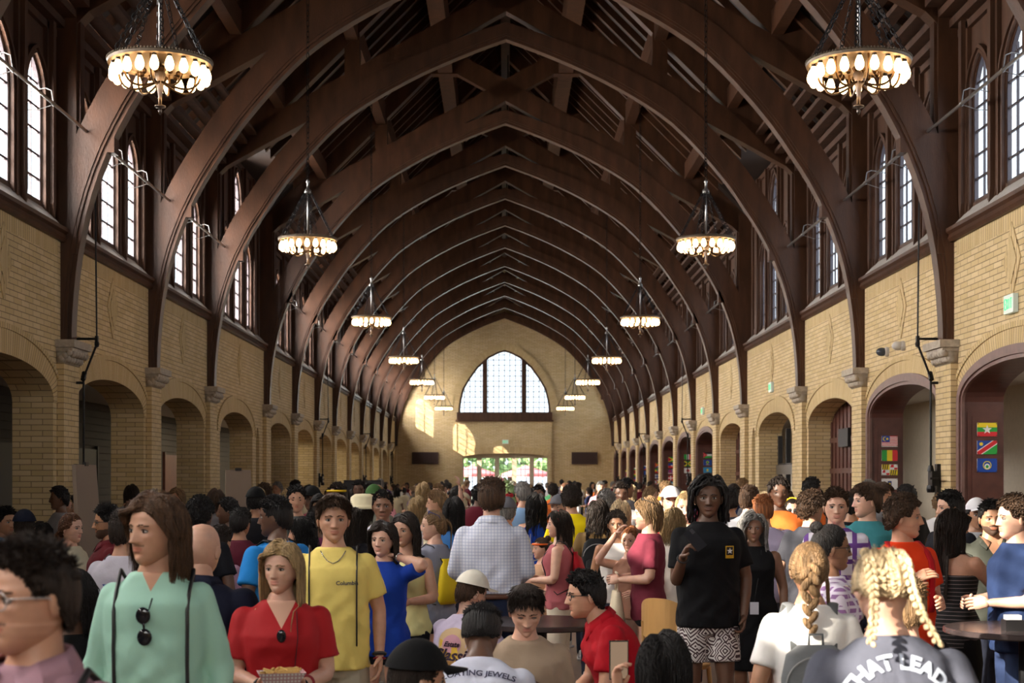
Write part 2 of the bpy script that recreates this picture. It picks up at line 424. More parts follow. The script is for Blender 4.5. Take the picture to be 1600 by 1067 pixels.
CUR = catmull(INTR, 2)
def offs(t):   # rib depth along the curve
    return .30 + .16 * min(1, t * 3) if t < .75 else .46 - .22 * (t - .75) / .25
def truss():
    root = empty('roof_truss')
    n = len(CUR)
    def nrm(i):
        a = Vector(CUR[max(i - 1, 0)]); c = Vector(CUR[min(i + 1, n - 1)]); d = (c - a).normalized(); return Vector((-d.y, d.x))
    for s in (-1, 1):
        r = MB()
        ex = []
        for i in range(n):
            nn = nrm(i); e = Vector(CUR[i]) + nn * offs(i / (n - 1)) * (1 if nn.y > -.2 else 1)
            if i == 0: e = Vector((0, CUR[0][1] + .33))
            ex.append((min(e.x, 6.06), e.y))
        def band(lo, hi, hy, mb):
            for i in range(n - 1):
                q = [lo[i], lo[i + 1], hi[i + 1], hi[i]]
                mb.add([(s * a, -hy, EYE + z) for a, z in q] + [(s * a, hy, EYE + z) for a, z in q],
                       [(0, 1, 2, 3), (7, 6, 5, 4), (0, 4, 5, 1), (3, 2, 6, 7)] + ([(0, 3, 7, 4)] if i == 0 else []) + ([(1, 5, 6, 2)] if i == n - 2 else []))
        def along(d): return [tuple(Vector(CUR[i]) + nrm(i) * d) for i in range(n)]
        mid = along(.10); mid[0] = (0, CUR[0][1] + .10)
        band(mid, ex, .17, r); r.build('arched_rib', WOOD, root)
        r = MB(); l1 = along(.06); l1[0] = (0, CUR[0][1] + .065); band([CUR[i] for i in range(n)], l1, .12, r)
        m2 = [(a, z) for a, z in mid]; band(l1, m2, .15, r); r.build('rib_moulding', WOOD, root)
        # scissor chord from the post head, over the crown, to the far rafter
        k = .556; c = MB()
        b0 = (5.82, 6.18); x1 = -1.75; t = .54
        zb = lambda x: 9.43 - k * x
        c.poly([(s * 5.95, -.14, EYE + 6.14), (s * 5.95, -.14, EYE + 6.66), (s * x1, -.14, EYE + zb(x1) + t), (s * x1, -.14, EYE + zb(x1))], (0, .28, 0))
        c.build('scissor_chord', WOOD, root)
        p = MB(); p.box(*sorted((s * 5.80, s * 6.24)), -.16, .16, EYE + 3.05, EYE + 6.6); p.box(*sorted((s * 5.92, s * 6.01)), -.16, .16, EYE + 1.87, EYE + 3.06)
        p.box(*sorted((s * 5.76, s * 5.82)), -.10, .10, EYE + 3.6, EYE + 6.2)
        p.box(*sorted((s * 5.30, s * 5.85)), -.12, .12, EYE + 4.42, EYE + 4.72)
        p.build('wall_post', WOOD, root)
        f = MB(); f.poly([(s * 6.2, -.14, EYE + 5.75), (s * 6.2, -.14, EYE + 6.35), (0, -.14, EYE + 12.55), (0, -.14, EYE + 11.95)], (0, .28, 0))
        f.build('rafter', WOOD, root)
        q = MB(); q.box(*sorted((s * 1.12, s * 1.9)), -.16, .16, EYE + 10.1, EYE + 10.5); q.build('purlin_seat', WOOD, root); q = MB(); q.box(*sorted((s * 2.95, s * 3.25)), -.13, .13, EYE + 8.0, EYE + 9.2)
        q.build('queen_post', WOOD, root)
    k = MB(); k.tube([(.06, 0, EYE + 9.4), (.06, 0, EYE + 10.6)], .018, 6); k.build('iron_rod', IRON, root)
    return root
tr = truss()
for i, y in enumerate(TY):
    o = tr if i == 0 else copy_tree(tr)
    o.location = (0, y, 0); nm = shown(i)
    tag(o, ('dark arched timber roof truss, %s from the near end of the hall' % ORD[nm]) if nm >= 0 else 'dark arched timber roof truss over or behind the camera', 'roof truss', 'arched roof trusses')
# ---------------------------------------------------------------- roof
rf = MB()
wi = [i for i, q in enumerate(bays) if q[4]][0]; wya, wyb = bays[wi][0] + .4, bays[wi][1] - .4
for s in (-1, 1):
    def sl(x0, x1, y0, y1): rf.poly([(s * x0, y0, EYE + 12.55 - x0), (s * x1, y0, EYE + 12.55 - x1), (s * x1, y0, EYE + 12.7 - x1), (s * x0, y0, EYE + 12.7 - x0)], (0, y1 - y0, 0))
    sl(0, 6.45, Y_BACK - .2, wya); sl(0, 6.45, wyb, Y_END + .3); sl(0, 5.25, wya, wyb)
    rf.box(*sorted((s * 5.2, s * 6.5)), wya, wyb, EYE + 7.3, EYE + 7.42)
    for yy in (wya, wyb): rf.poly([(s * 5.25, yy, EYE + 7.3), (s * 6.4, yy, EYE + 7.3), (s * 6.4, yy, EYE + 6.1)], (0, .08 if yy == wya else -.08, 0))
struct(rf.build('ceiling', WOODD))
ru = MB()
for s in (-1, 1):
    for i, (ya, yb, *_r, wide) in enumerate(bays):
        nr = 9 if wide else 6; xm = 5.2 if wide else 6.2
        for k in range(1, nr + 1):
            y = ya + (yb - ya) * k / (nr + 1)
            ru.poly([(s * .1, y - .05, EYE + 12.40), (s * xm, y - .05, EYE + 12.5 - xm), (s * xm, y - .05, EYE + 12.30 - xm), (s * .1, y - .05, EYE + 12.20)], (0, .1, 0))
struct(ru.build('trim_common_rafters', WOOD, None))
pu = MB()
for s in (-1, 1):
    for (x, z, w_, h) in ((1.5, 10.12, .36, .8), (3.1, 8.85, .24, .5), (4.55, 7.48, .2, .4)):
        pu.box(s * x - w_ / 2, s * x + w_ / 2, Y_BACK, Y_END, EYE + z, EYE + z + h)
pu.box(-.12, .12, Y_BACK, Y_END, EYE + 11.8, EYE + 12.3)
struct(pu.build('trim_purlins', WOOD))

# ---------------------------------------------------------------- end wall and back wall
WIN = [(0, 7.16), (.35, 7.06), (.91, 6.78), (1.52, 6.23), (2.0, 5.56), (2.31, 5.02), (2.46, 4.41), (2.53, 3.9)]
def win_top(k=1.0, dz=0): 
    r = [(-x * k, EYE + z + dz) for x, z in reversed(WIN)]; return r + [(x * k, EYE + z + dz) for x, z in WIN[1:]]
for (yy, nm, dr) in ((Y_END, 'wall_end', 1), (Y_BACK, 'wall_back', -1)):
    b = MB(); P = lambda u, z, t: (u, yy + dr * t, z)
    if dr > 0:
        door = ellipse_top(.04, 2.36, EYE + 1.2, .26, 16, 2.4)
        holes_wall(b, -6.6, 6.6, 0, EYE + 3.0, [(door, 0)], P, .5)
        holes_wall(b, -6.6, 6.6, EYE + 3.0, EYE + 12.7, [(win_top(), EYE + 3.72)], P, .5)
    else:
        holes_wall(b, -6.6, 6.6, 0, EYE + 3.0, [], P, .5)
        holes_wall(b, -6.6, 6.6, EYE + 3.0, EYE + 12.7, [(win_top(1.5), EYE + 3.72)], P, .5)  # unseen window opening, added to let the fill lamp shine in
    if dr > 0:   # shallow projecting middle bay
        hs = [(ellipse_top(.04, 2.36, EYE + 1.2, .26, 16, 2.4), 0)]
        holes_wall(b, -2.62, 2.62, 0, EYE + 3.24, hs, lambda u, z, t: (u, yy - .12 + t, z), .12)
        for sx in (-1, 1): b.box(*sorted((sx * 2.6, sx * 2.62)), yy - .12, yy, 0, EYE + 3.24)
    struct(b.build(nm, BRICK))
yy = Y_END
# radial brick rings round the great window and the doorway
rg = MB(); al = 0
def ringband(pin, pout, y, yb):
    al = 0
    for (a, b_), (c, d) in zip(zip(pin, pout), zip(pin[1:], pout[1:])):
        dl = math.hypot(b_[0] - d[0], b_[1] - d[1]); uv = [(al, .01), (al + dl, .01), (al + dl, .35), (al, .35)]
        rg.add([(a[0], y, a[1]), (c[0], y, c[1]), (d[0], y, d[1]), (b_[0], y, b_[1])], [(0, 1, 2, 3)], 0, [uv])
        rg.add([(b_[0], y, b_[1]), (d[0], y, d[1]), (d[0], yb, d[1]), (b_[0], yb, b_[1])], [(0, 1, 2, 3)], 0, [uv]); al += dl
wt = catmull([tuple(p) for p in win_top()], 3)
ringband(wt, [(x * 1.13, EYE + 3.72 + (z - EYE - 3.72) * 1.09) for x, z in wt], yy - .03, yy)
ringband([(x * 1.13, EYE + 3.72 + (z - EYE - 3.72) * 1.09) for x, z in wt], [(x * 1.17, EYE + 3.72 + (z - EYE - 3.72) * 1.12) for x, z in wt], yy - .06, yy)
dt = ellipse_top(.04, 2.36, EYE + 1.2, .26, 16, 2.4); ringband(dt, [(.04 + (x - .04) * 1.1, EYE + 1.25 + (z - EYE - 1.2) * 1.15 + .28) for x, z in dt], yy - .15, yy - .12)
struct(rg.build('trim_brick_arch_end', BRICK_S))
# great window
root = empty('window_1', (0, yy + .1, 0)); struct(root)
g = MB(); g.add([(x, 0, z) for x, z in [(-2.53, EYE + 3.7)] + win_top() + [(2.53, EYE + 3.7)]], [list(range(len(win_top()) + 2))]); g.build('glass', GLASS, root, fix=False)
def wz(x):
    x = abs(x)
    for (x0, z0), (x1, z1) in zip(WIN, WIN[1:]):
        if x0 <= x <= x1: return EYE + z0 + (z1 - z0) * (x - x0) / (x1 - x0)
    return EYE + 3.8
f = MB()
for p, q in zip(win_top(), win_top()[1:]): f.bar((p[0], 0, p[1]), (q[0], 0, q[1]), .2, .16, up=(0, 1, 0))
for sx in (-1, 1):
    f.box(sx * 1.075 - .13, sx * 1.075 + .13, -.1, .1, EYE + 3.7, wz(1.07)); f.box(sx * 1.075 - .05, sx * 1.075 + .05, -.16, -.1, EYE + 3.55, wz(1.07) - .1)
    f.box(*sorted((sx * 2.42, sx * 2.53)), -.1, .1, EYE + 3.7, EYE + 4.3)
f.build('frame', WOODP, root)
f = MB()
for x in [-.9, -.6, -.3, 0, .3, .6, .9] + [q * sx for sx in (-1, 1) for q in (1.3, 1.6, 1.9, 2.2)]:
    f.box(x - .018, x + .018, -.015, .015, EYE + 3.7, wz(x))
for k in range(1, 12):
    z = EYE + 3.7 + k * .29; hw = max([x for x, zz in WIN if EYE + zz >= z] + [0])
    if hw > .1: f.box(-hw, hw, -.015, .015, z - .016, z + .016)
f.build('muntins', LEAD, root)
b = MB(); b.box(-2.62, 2.62, yy - .22, yy + .02, EYE + 3.30, EYE + 3.72); b.box(-2.68, 2.68, yy - .3, yy, EYE + 3.22, EYE + 3.30); b.box(-2.6, 2.6, yy - .28, yy, EYE + 3.66, EYE + 3.72)
struct(b.build('trim_window_beam', WOODP))
# glazed doors
DF = mat('pale door frame', (.5, .42, .30), .6)
root = empty('door_1', (.04, yy + .2, 0)); struct(root)
f = MB(); 
xs = [-2.36, -2.28, -1.56, -1.30, -.58, -.33, .37, .63, 1.34, 1.59, 2.30, 2.36]
for a, c in zip(xs[::2], xs[1::2]): f.box(a, c, -.06, .06, 0, EYE + 1.45)
f.box(-2.36, 2.36, -.05, .05, EYE + 1.2, EYE + 1.46); f.build('frame', DF, root)
f = MB(); g = MB()
for a, c in zip(xs[1::2], xs[2::2]):
    for k in (1, 2): x = a + (c - a) * k / 3; f.box(x - .012, x + .012, -.012, .012, 0, EYE + 1.2)
    for k in range(1, 9): f.box(a, c, -.012, .012, k * .33 - .012 + .1, k * .33 + .012 + .1)
    g.add([(a, 0, 0), (c, 0, 0), (c, 0, EYE + 1.2), (a, 0, EYE + 1.2)], [(0, 1, 2, 3)])
f.build('muntins', LEAD, root); g.build('glass', GLASS, root, fix=False)

# ---------------------------------------------------------------- aisles behind the arches
for s in (-1, 1):
    b = MB(); b.box(*sorted((s * 10.5, s * 10.7)), Y_BACK, Y_END + .3, 0, 5)
    if s < 0:
        for k in range(22): b.box(-10.5, -10.46, Y_BACK, Y_END, k * .18, k * .18 + .165)
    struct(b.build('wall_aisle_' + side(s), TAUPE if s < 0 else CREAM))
    b = MB(); b.box(*sorted((s * 6.54, s * 10.7)), Y_BACK, Y_END + .3, 3.78, 3.9); struct(b.build('ceiling_aisle_' + side(s), WHITEP))
    b = MB(); b.box(*sorted((s * 6.55, s * 10.7)), Y_END, Y_END + .2, 0, 5); b.box(*sorted((s * 6.5, s * 10.7)), Y_BACK - .2, Y_BACK, 0, 5); struct(b.build('wall_aisle_end_' + side(s), BRICK))
    b = MB(); b.box(*sorted((s * 6.36, s * 6.6)), Y_BACK, Y_END, ZW - .02, EYE + 3.5); struct(b.build('trim_gutter_' + side(s), WOODD))
# ================================================================ chandeliers
BULB = mat('glowing bulb', (1, .8, .5), .3, emit=(1, .60, .27), estr=16)
BRASS = mat('aged brass', (.10, .06, .03), .35, .9)
RING = mat('chandelier ring', (.14, .11, .08), .45, .6)
def chain(mb, a, b, link_len=.06, w_=.018, r=.005):
    a = Vector(a); b = Vector(b); n = max(2, int((b - a).length / (link_len * .8))); d = (b - a).normalized(); s1 = d.orthogonal().normalized(); s2 = d.cross(s1)
    for i in range(n):
        c = a.lerp(b, (i + .5) / n); q = s1 if i % 2 else s2; h = link_len / 2
        mb.tube([c - d * h, c - d * h * .6 + q * w_, c + d * h * .6 + q * w_, c + d * h, c + d * h * .6 - q * w_, c - d * h * .6 - q * w_, c - d * h], r, 4, cap=False)
def chandelier():
    t = empty('chandelier')          # origin: centre of the ring
    R = .445
    f = MB(); f.lathe([(R - .085, -.012), (R - .085, .012), (R - .01, .018), (R, .014), (R + .006, 0), (R, -.022), (R - .03, -.03), (R - .085, -.012)], seg=48)
    for k in range(96): 
        a = 2 * PI * k / 96; f.ell((math.cos(a) * (R + .004), math.sin(a) * (R + .004), .014), (.008, .008, .010), 5, 4)
    f.build('ring', RING, t)
    p = MB(); p.lathe([(.012, .0), (.014, .5), (.012, .74)], seg=8); p.lathe([(.05, .70), (.055, .72), (.05, .75), (.02, .78), (.016, .86), (.03, .88), (.01, .92)], seg=12)
    p.build('centre_rod', STEEL, t, smooth=True)
    p = MB(); p.lathe([(.012, .0), (.03, -.06), (.05, -.1), (.03, -.16), (.034, -.19), (.018, -.28), (.014, -.36), (.05, -.375), (.05, -.385), (.012, -.395), (.018, -.42), (.006, -.45)], seg=12)
    p.build('finial', mat('dark nickel', (.12, .10, .09), .35, .9), t, smooth=True)
    c = MB()
    for k in range(8):
        a = 2 * PI * (k + .5) / 8 + (.12 if k % 2 else -.12); chain(c, (math.cos(a) * .045, math.sin(a) * .045, .72), (math.cos(a) * (R - .03), math.sin(a) * (R - .03), .01))
    c.build('ring_chains', IRON, t)
    c = MB()
    for k in range(8):
        a = 2 * PI * k / 8; q = Vector((math.cos(a), math.sin(a), 0)); path = []
        for j in range(13):
            u = j / 12; path.append(q * (.03 + .33 * math.sin(u * PI * .55)) + Vector((0, 0, -.17 + .0 * u - .09 * math.sin(u * PI) + .16 * u * u)))
        c.tube(path, .010, 5); c.ell(tuple(q * .16 + Vector((0, 0, -.10))), (.025, .025, .03), 7, 5)
    c.lathe([(.03, -.02), (.06, -.05), (.035, -.09)], seg=10)
    c.build('scroll_arms', BRASS, t)
    for k in range(20):
        a = 2 * PI * (k + .33) / 20; x, y = math.cos(a) * (R - .045), math.sin(a) * (R - .045)
        if k == 0:
            bb = MB(); bb.lathe([(.013, -.035), (.02, -.05), (.034, -.085), (.040, -.115), (.036, -.142), (.022, -.162), (.006, -.17)], seg=12)
            o = bb.build('bulb', BULB, t, smooth=True)
            ss = MB(); ss.lathe([(.02, -.02), (.02, -.045), (.014, -.05)], seg=10); ss.build('socket', IRON, o)
        else:
            o = copy_tree(b0, t)
        if k == 0: b0 = o
        o.location = (x, y, 0)
    return t
ch0 = chandelier()
CH_Y = [13.05, 22.9, 33.9, 44.9, 54.9, 64.9, 74.9]
nch = 0
CHN = {}
for s in (-1, 1):
    for i, y in enumerate(CH_Y):
        o = ch0 if nch == 0 else copy_tree(ch0); nch += 1
        o.location = (s * 3.03, y, EYE + (3.62 if i == 0 else 3.66))
        tag(o, 'round iron chandelier with glowing bulbs, %s in the %s hand row' % (ORD[i], side(s)), 'chandelier', 'ring chandeliers')
        top = EYE + 8.9 - 0.05; L = top - (EYE + 4.56)
        if L not in CHN:
            c = MB(); chain(c, (0, 0, 0), (0, 0, L), .10, .022, .007); CHN[L] = c.mesh('suspension_chain', IRON)
        h = link('suspension_chain', CHN[L], o, (0, 0, .90))
    # hanging points: a plate under the purlin
# ================================================================ arch linings, doors, flags (right side)
def ring_side(mb, c, h, k0, k1, x0, x1, s, N=24):
    """band following the arch between offsets k0..k1, from depth x0 to x1, with straight legs"""
    def pt(k, j):
        a = PI - PI * j / N; return (c + (h + k) * math.cos(a), ZS + (RISE + k) * max(0, math.sin(a)) ** (2 / 2.2))
    A = [(c - h - k0, 0)] + [pt(k0, j) for j in range(N + 1)] + [(c + h + k0, 0)]
    B = [(c - h - k1, 0)] + [pt(k1, j) for j in range(N + 1)] + [(c + h + k1, 0)]
    for (a, b_), (p, q) in zip(zip(A, B), zip(A[1:], B[1:])):
        v = [(s * x0, *a), (s * x0, *p), (s * x0, *q), (s * x0, *b_), (s * x1, *a), (s * x1, *p), (s * x1, *q), (s * x1, *b_)]
        mb.add(v, [(0, 1, 2, 3), (4, 5, 6, 7), (0, 1, 5, 4), (3, 2, 6, 7)])
FC = {'k': (.01, .01, .01), 'w': (.8, .8, .8), 'r': (.65, .02, .03), 'g': (.02, .35, .05), 'b': (.01, .06, .35), 'y': (.85, .65, .02), 'o': (.85, .30, .02), 'c': (.03, .30, .60), 'n': (.01, .03, .16), 'm': (.35, .02, .05)}
FM = {k: mat('flag ' + k, v, .35) for k, v in FC.items()}; FK = list(FC)
def star(x, y, r, n=5, q=.4):
    return [(x + (r if i % 2 == 0 else r * q) * math.sin(PI * i / n) * .7, y + (r if i % 2 == 0 else r * q) * math.cos(PI * i / n)) for i in range(2 * n)]
def disc(x, y, r, n=14): return [(x + r * .68 * math.cos(2 * PI * i / n), y + r * math.sin(2 * PI * i / n)) for i in range(n)]
def hs(*cs):
    n = len(cs); return [(c, [(0, 1 - (i + 1) / n), (1, 1 - (i + 1) / n), (1, 1 - i / n), (0, 1 - i / n)]) for i, c in enumerate(cs)]
def vs(*cs):
    n = len(cs); return [(c, [(i / n, 0), ((i + 1) / n, 0), ((i + 1) / n, 1), (i / n, 1)]) for i, c in enumerate(cs)]
def rc(c, x0, y0, x1, y1): return (c, [(x0, y0), (x1, y0), (x1, y1), (x0, y1)])
FLAGS = {
 'myanmar': ('yellow, green, red with white star', hs('y', 'g', 'r') + [('w', star(.5, .5, .36))]),
 'namibia': ('blue and green with red diagonal band', [('b', [(0, 0), (1, 1), (0, 1)]), ('g', [(0, 0), (1, 0), (1, 1)]), ('w', [(0, 0), (.25, 0), (1, .75), (1, 1), (.75, 1), (0, .25)]), ('r', [(0, 0), (.18, 0), (1, .82), (1, 1), (.82, 1), (0, .18)]), ('y', star(.2, .75, .17, 8, .6))]),
 'nebraska': ('dark blue with a round gold and silver seal', hs('b') + [('y', disc(.5, .5, .32)), ('b', disc(.5, .5, .26)), ('w', disc(.5, .42, .2)), ('g', disc(.5, .4, .12))]),
 'malaysia': ('striped with blue canton and yellow crescent', hs(*'rwrwrwrwrwrwrw') + [rc('b', 0, .43, .5, 1), ('y', disc(.2, .72, .2)), ('b', disc(.24, .72, .17)), ('y', star(.34, .72, .14, 7, .5))]),
 'mali': ('green, yellow and red upright bands', vs('g', 'y', 'r')),
 'maryland': ('black-gold and red-white quarters', [rc('y', 0, .5, .5, 1), rc('w', .5, .5, 1, 1), rc('w', 0, 0, .5, .5), rc('y', .5, 0, 1, .5)] + [('k', [(x + .0, y0), (x + .06, y0), (x + .13, y0 + .5), (x + .07, y0 + .5)]) for x, y0 in ((.03, .5), (.16, .5), (.29, .5), (.53, 0), (.66, 0), (.79, 0))] + [('r', [(.52, .72), (.75, .72), (.75, .98), (.6, .98)]), ('r', [(.78, .52), (.98, .52), (.98, .7), (.78, .7)]), ('r', [(.02, .22), (.22, .22), (.22, .48), (.1, .48)]), ('r', [(.28, .02), (.48, .02), (.48, .2), (.28, .2)])]),
 'massachusetts': ('white with a dark blue shield', hs('w') + [('n', [(.38, .78), (.62, .78), (.62, .4), (.5, .2), (.38, .4)]), ('y', disc(.5, .52, .1))]),
 'mexico': ('green, white, red bands with emblem', vs('g', 'w', 'r') + [('g', disc(.5, .5, .14)), ('o', disc(.5, .53, .08))]),
 'jordan': ('black, white, green with red triangle', hs('k', 'w', 'g') + [('r', [(0, 0), (.5, .5), (0, 1)]), ('w', star(.17, .5, .09, 7))]),
 'kansas': ('dark blue with a round seal and gold letters', hs('b') + [('y', disc(.5, .56, .25)), ('g', disc(.5, .54, .18)), rc('y', .3, .1, .7, .18)]),
 'kazakhstan': ('sky blue with a yellow sun', hs('c') + [('y', disc(.5, .55, .18)), rc('y', .35, .25, .65, .32)]),
 'italy': ('green, white and red upright thirds', vs('g', 'w', 'r')),
 'jamaica': ('green and black with a yellow diagonal cross', hs('g') + [('k', [(0, 0), (.5, .5), (0, 1)]), ('k', [(1, 0), (.5, .5), (1, 1)]), ('y', [(0, 0), (.12, 0), (1, .88), (1, 1), (.88, 1), (0, .12)]), ('y', [(1, 0), (.88, 0), (0, .88), (0, 1), (.12, 1), (1, .12)])]),
 'japan': ('white with a red disc', hs('w') + [('r', disc(.5, .5, .3))]),
 'guyana': ('green with yellow and red arrowheads', hs('g') + [('y', [(0, 0), (1, .5), (0, 1)]), ('k', [(0, .02), (.55, .5), (0, .98)]), ('r', [(0, .06), (.5, .5), (0, .94)])]),
 'haiti': ('blue over red with a small white centre', hs('b', 'r') + [rc('w', .4, .35, .6, .65)]),
 'hawaii': ('striped with a crossed blue canton', hs(*'wrbwrbwr') + [rc('b', 0, .5, .5, 1), rc('r', .2, .5, .3, 1), rc('r', 0, .7, .5, .8)]),
 'eritrea': ('green and blue with a large red triangle', hs('g', 'c') + [('r', [(0, 0), (1, .5), (0, 1)]), ('y', disc(.25, .5, .17))]),
 'ethiopia': ('green, yellow, red with blue disc', hs('g', 'y', 'r') + [('b', disc(.5, .5, .3)), ('y', star(.5, .5, .2))]),
 'finland': ('white with a blue cross', hs('w') + [rc('b', .28, 0, .45, 1), rc('b', 0, .38, 1, .62)]),
 'florida': ('white with a red diagonal cross', hs('w') + [('r', [(0, 0), (.12, 0), (1, .88), (1, 1), (.88, 1), (0, .12)]), ('r', [(1, 0), (.88, 0), (0, .88), (0, 1), (.12, 1), (1, .12)]), ('y', disc(.5, .5, .2))]),
 'czech': ('white over red with a blue triangle', hs('w', 'r') + [('b', [(0, 0), (.5, .5), (0, 1)])]),
 'connecticut': ('blue with a white shield', hs('b') + [('w', [(.35, .8), (.65, .8), (.6, .3), (.4, .3)])]),
 'costarica': ('blue, white and red stripes', hs('b', 'w', 'r', 'r', 'w', 'b')),
 'bolivia': ('red, yellow and green stripes', hs('r', 'y', 'g')),
 'bulgaria': ('white, green and red stripes', hs('w', 'g', 'r')),
 'chile': ('white and red with a blue square', hs('w', 'r') + [rc('b', 0, .5, .33, 1)]),
 'botswana': ('light blue with a black middle stripe', hs('c', 'c', 'w', 'k', 'w', 'c', 'c')),
 'colombia': ('yellow, blue and red stripes', hs('y', 'y', 'b', 'r')),
 'cuba': ('blue and white stripes, red triangle', hs(*'bwbwb') + [('r', [(0, 0), (.5, .5), (0, 1)])]),
 'denmark': ('red with a white cross', hs('r') + [rc('w', .3, 0, .42, 1), rc('w', 0, .4, 1, .6)]),
 'armenia': ('red, blue and orange stripes', hs('r', 'b', 'o')),
 'argentina': ('light blue and white stripes', hs('c', 'w', 'c')),
}
def flag(kind, x, y, z, where, w_=.262, h=.178):
    mb = MB(); mb.box(-w_ / 2, w_ / 2, -.004, .008, -h / 2, h / 2, FK.index('w'))
    for i, (c, pts) in enumerate(FLAGS[kind][1]):
        mb.add([(-w_ / 2 + w_ * min(1, max(0, a)), -.0048 - .0005 * i, -h / 2 + h * min(1, max(0, b_))) for a, b_ in pts], [list(range(len(pts)))], FK.index(c))
    for a in (-1, 1):
        for b_ in (-1, 1): mb.box(a * w_ * .46 - .005, a * w_ * .46 + .005, -.016, -.004, b_ * h * .43 - .005, b_ * h * .43 + .005, FK.index('k'))
    o = mb.build('wall_flag', [FM[k] for k in FK], None, (x, y, z), fix=False)
    tag(o, 'small flag, %s, %s' % (FLAGS[kind][0], where), 'flag', 'flag plates on the arch jambs')
BAYF = {3 + 2: ['myanmar', 'namibia', 'nebraska'], 3 + 3: ['malaysia', 'mali', 'maryland', 'massachusetts', 'mexico']}
# bay index counted from the bay that ends at the nearest visible truss
i0 = [i for i, n in enumerate(TR_N) if n == 3.05][0]
FB = {i0: ['myanmar', 'namibia', 'nebraska'], i0 + 1: ['malaysia', 'mali', 'maryland', 'massachusetts', 'mexico'],
      i0 + 5: ['jordan', 'kansas', 'kazakhstan'], i0 + 6: ['italy', 'jamaica', 'japan'], i0 + 7: ['guyana', 'haiti', 'hawaii', 'denmark', 'botswana'],
      i0 + 8: ['eritrea', 'ethiopia', 'finland', 'florida'], i0 + 9: ['czech', 'connecticut', 'costarica'], i0 + 10: ['bulgaria', 'bolivia', 'chile', 'cuba'], i0 + 11: ['colombia', 'armenia', 'argentina'], i0 + 12: ['cuba', 'connecticut', 'denmark']}
FIRST_Z = {0: .665, 1: .64, 5: .78, 6: .80, 7: .78, 8: .62, 9: .55, 10: .5, 11: .42, 12: .2}
ARCHN = ['nearest', 'second', 'third', 'fourth', 'fifth', 'sixth', 'seventh', 'eighth', 'ninth', 'tenth', 'eleventh', 'twelfth', 'thirteenth']
for i, (ya, yb, o0, o1, wide) in enumerate(bays):
    c = (o0 + o1) / 2; h = (o1 - o0) / 2; k = i - i0
    if i in FB or k < 0:
        m = MB(); ring_side(m, c, h, -.02, .10, W - .045, W, 1); ring_side(m, c, h, -.07, -.02, W - .02, W + .02, 1)
        cs = struct(m.build('trim_arch_casing_%d' % (i + 1), WOODB))
        m = MB(); ring_side(m, c, h, -.05, -.005, W + .02, W + .54, 1)
        for yy, dy in ((o1 - .05, -1), (o0 + .05, 1)):
            m.box(W + .06, W + .50, *sorted((yy, yy + dy * .012)), .2, 2.72)
            m.box(W + .12, W + .44, *sorted((yy + dy * .012, yy + dy * .024)), .3, 2.66)
        struct(m.build('trim_arch_lining_%d' % (i + 1), WOODR))
        for j, fk in enumerate(FB.get(i, [])):
            z = EYE + FIRST_Z[k] - .235 * j
            flag(fk, W + .31, o1 - .085, z, '%s down, %s right arch' % (['first', 'second', 'third', 'fourth', 'fifth'][j], ARCHN[k]))
    elif k in (2, 4):
        # tall panelled door leaf filling the arch
        root = empty('door_%d' % (k), (W + .46, c, 0)); struct(root)
        m = MB(); pts = [(c + (h - .0) * math.cos(PI - PI * j / 20), ZS + RISE * max(0, math.sin(PI * j / 20)) ** (2 / 2.2)) for j in range(21)]
        m.poly([(0, u - c, z) for u, z in [(c - h, 0)] + pts + [(c + h, 0)]], (.05, 0, 0)); m.build('door_leaf', WOODR, root)
        m = MB()
        for z in (.25, .75, 1.35, 2.0, 2.6):
            m.box(-.035, 0, -h, h, z - .05, z + .05)
        for q in range(-6, 7): m.box(-.025, 0, q * .32 - .04, q * .32 + .04, 0, ZS + RISE * math.sqrt(max(0, 1 - (q * .32 / h) ** 2)) - .02)
        m.build('door_rails', WOODR, root)
        b = MB(); b.box(-.09, -.035, .2, 1.0, 2.45, 2.80); o = b.build('display_screen', DARK, None, (W + .46, c, 0)); tag(o, 'black flat screen hung high on the panelled door in the %s arch at right' % ARCHN[k], 'screen')
    elif k == 3:
        root = empty('door_%d' % k, (W + .5, c, 0)); struct(root)
        m = MB()
        for y in (-h + .04, -h / 2, -.04, .06, h / 2, h - .04): m.box(-.05, .05, y - .045, y + .045, 0, 2.86 + .2 * (1 - (y / h) ** 2))
        for z in (.05, 1.0, 2.15): m.box(-.05, .05, -h, h, z - .05, z + .06)
        m.build('frame', DARK, root)
        m = MB(); m.box(-.09, -.05, -.9, h, 1.95, 2.17); m.build('closer_bar', STEEL, root)
        g = MB(); g.add([(0, -h, 0), (0, h, 0), (0, h, 3.0), (0, -h, 3.0)], [(0, 1, 2, 3)]); g.build('glass', GLASS, root, fix=False)
# blinds and pale wall beyond the nearest right arch
b = MB()
for k in range(26): b.obox((10.42, 18.5, 2.95 - k * .04), (0, 1, 0), Vector((1, 0, .5)).normalized(), Vector((-.5, 0, 1)).normalized(), (14, .03, .008))
o = b.build('window_blind', mat('grey blind', (.42, .40, .36), .6)); tag(o, 'grey slatted blind on the far aisle wall seen through the nearest right arch', 'blind')
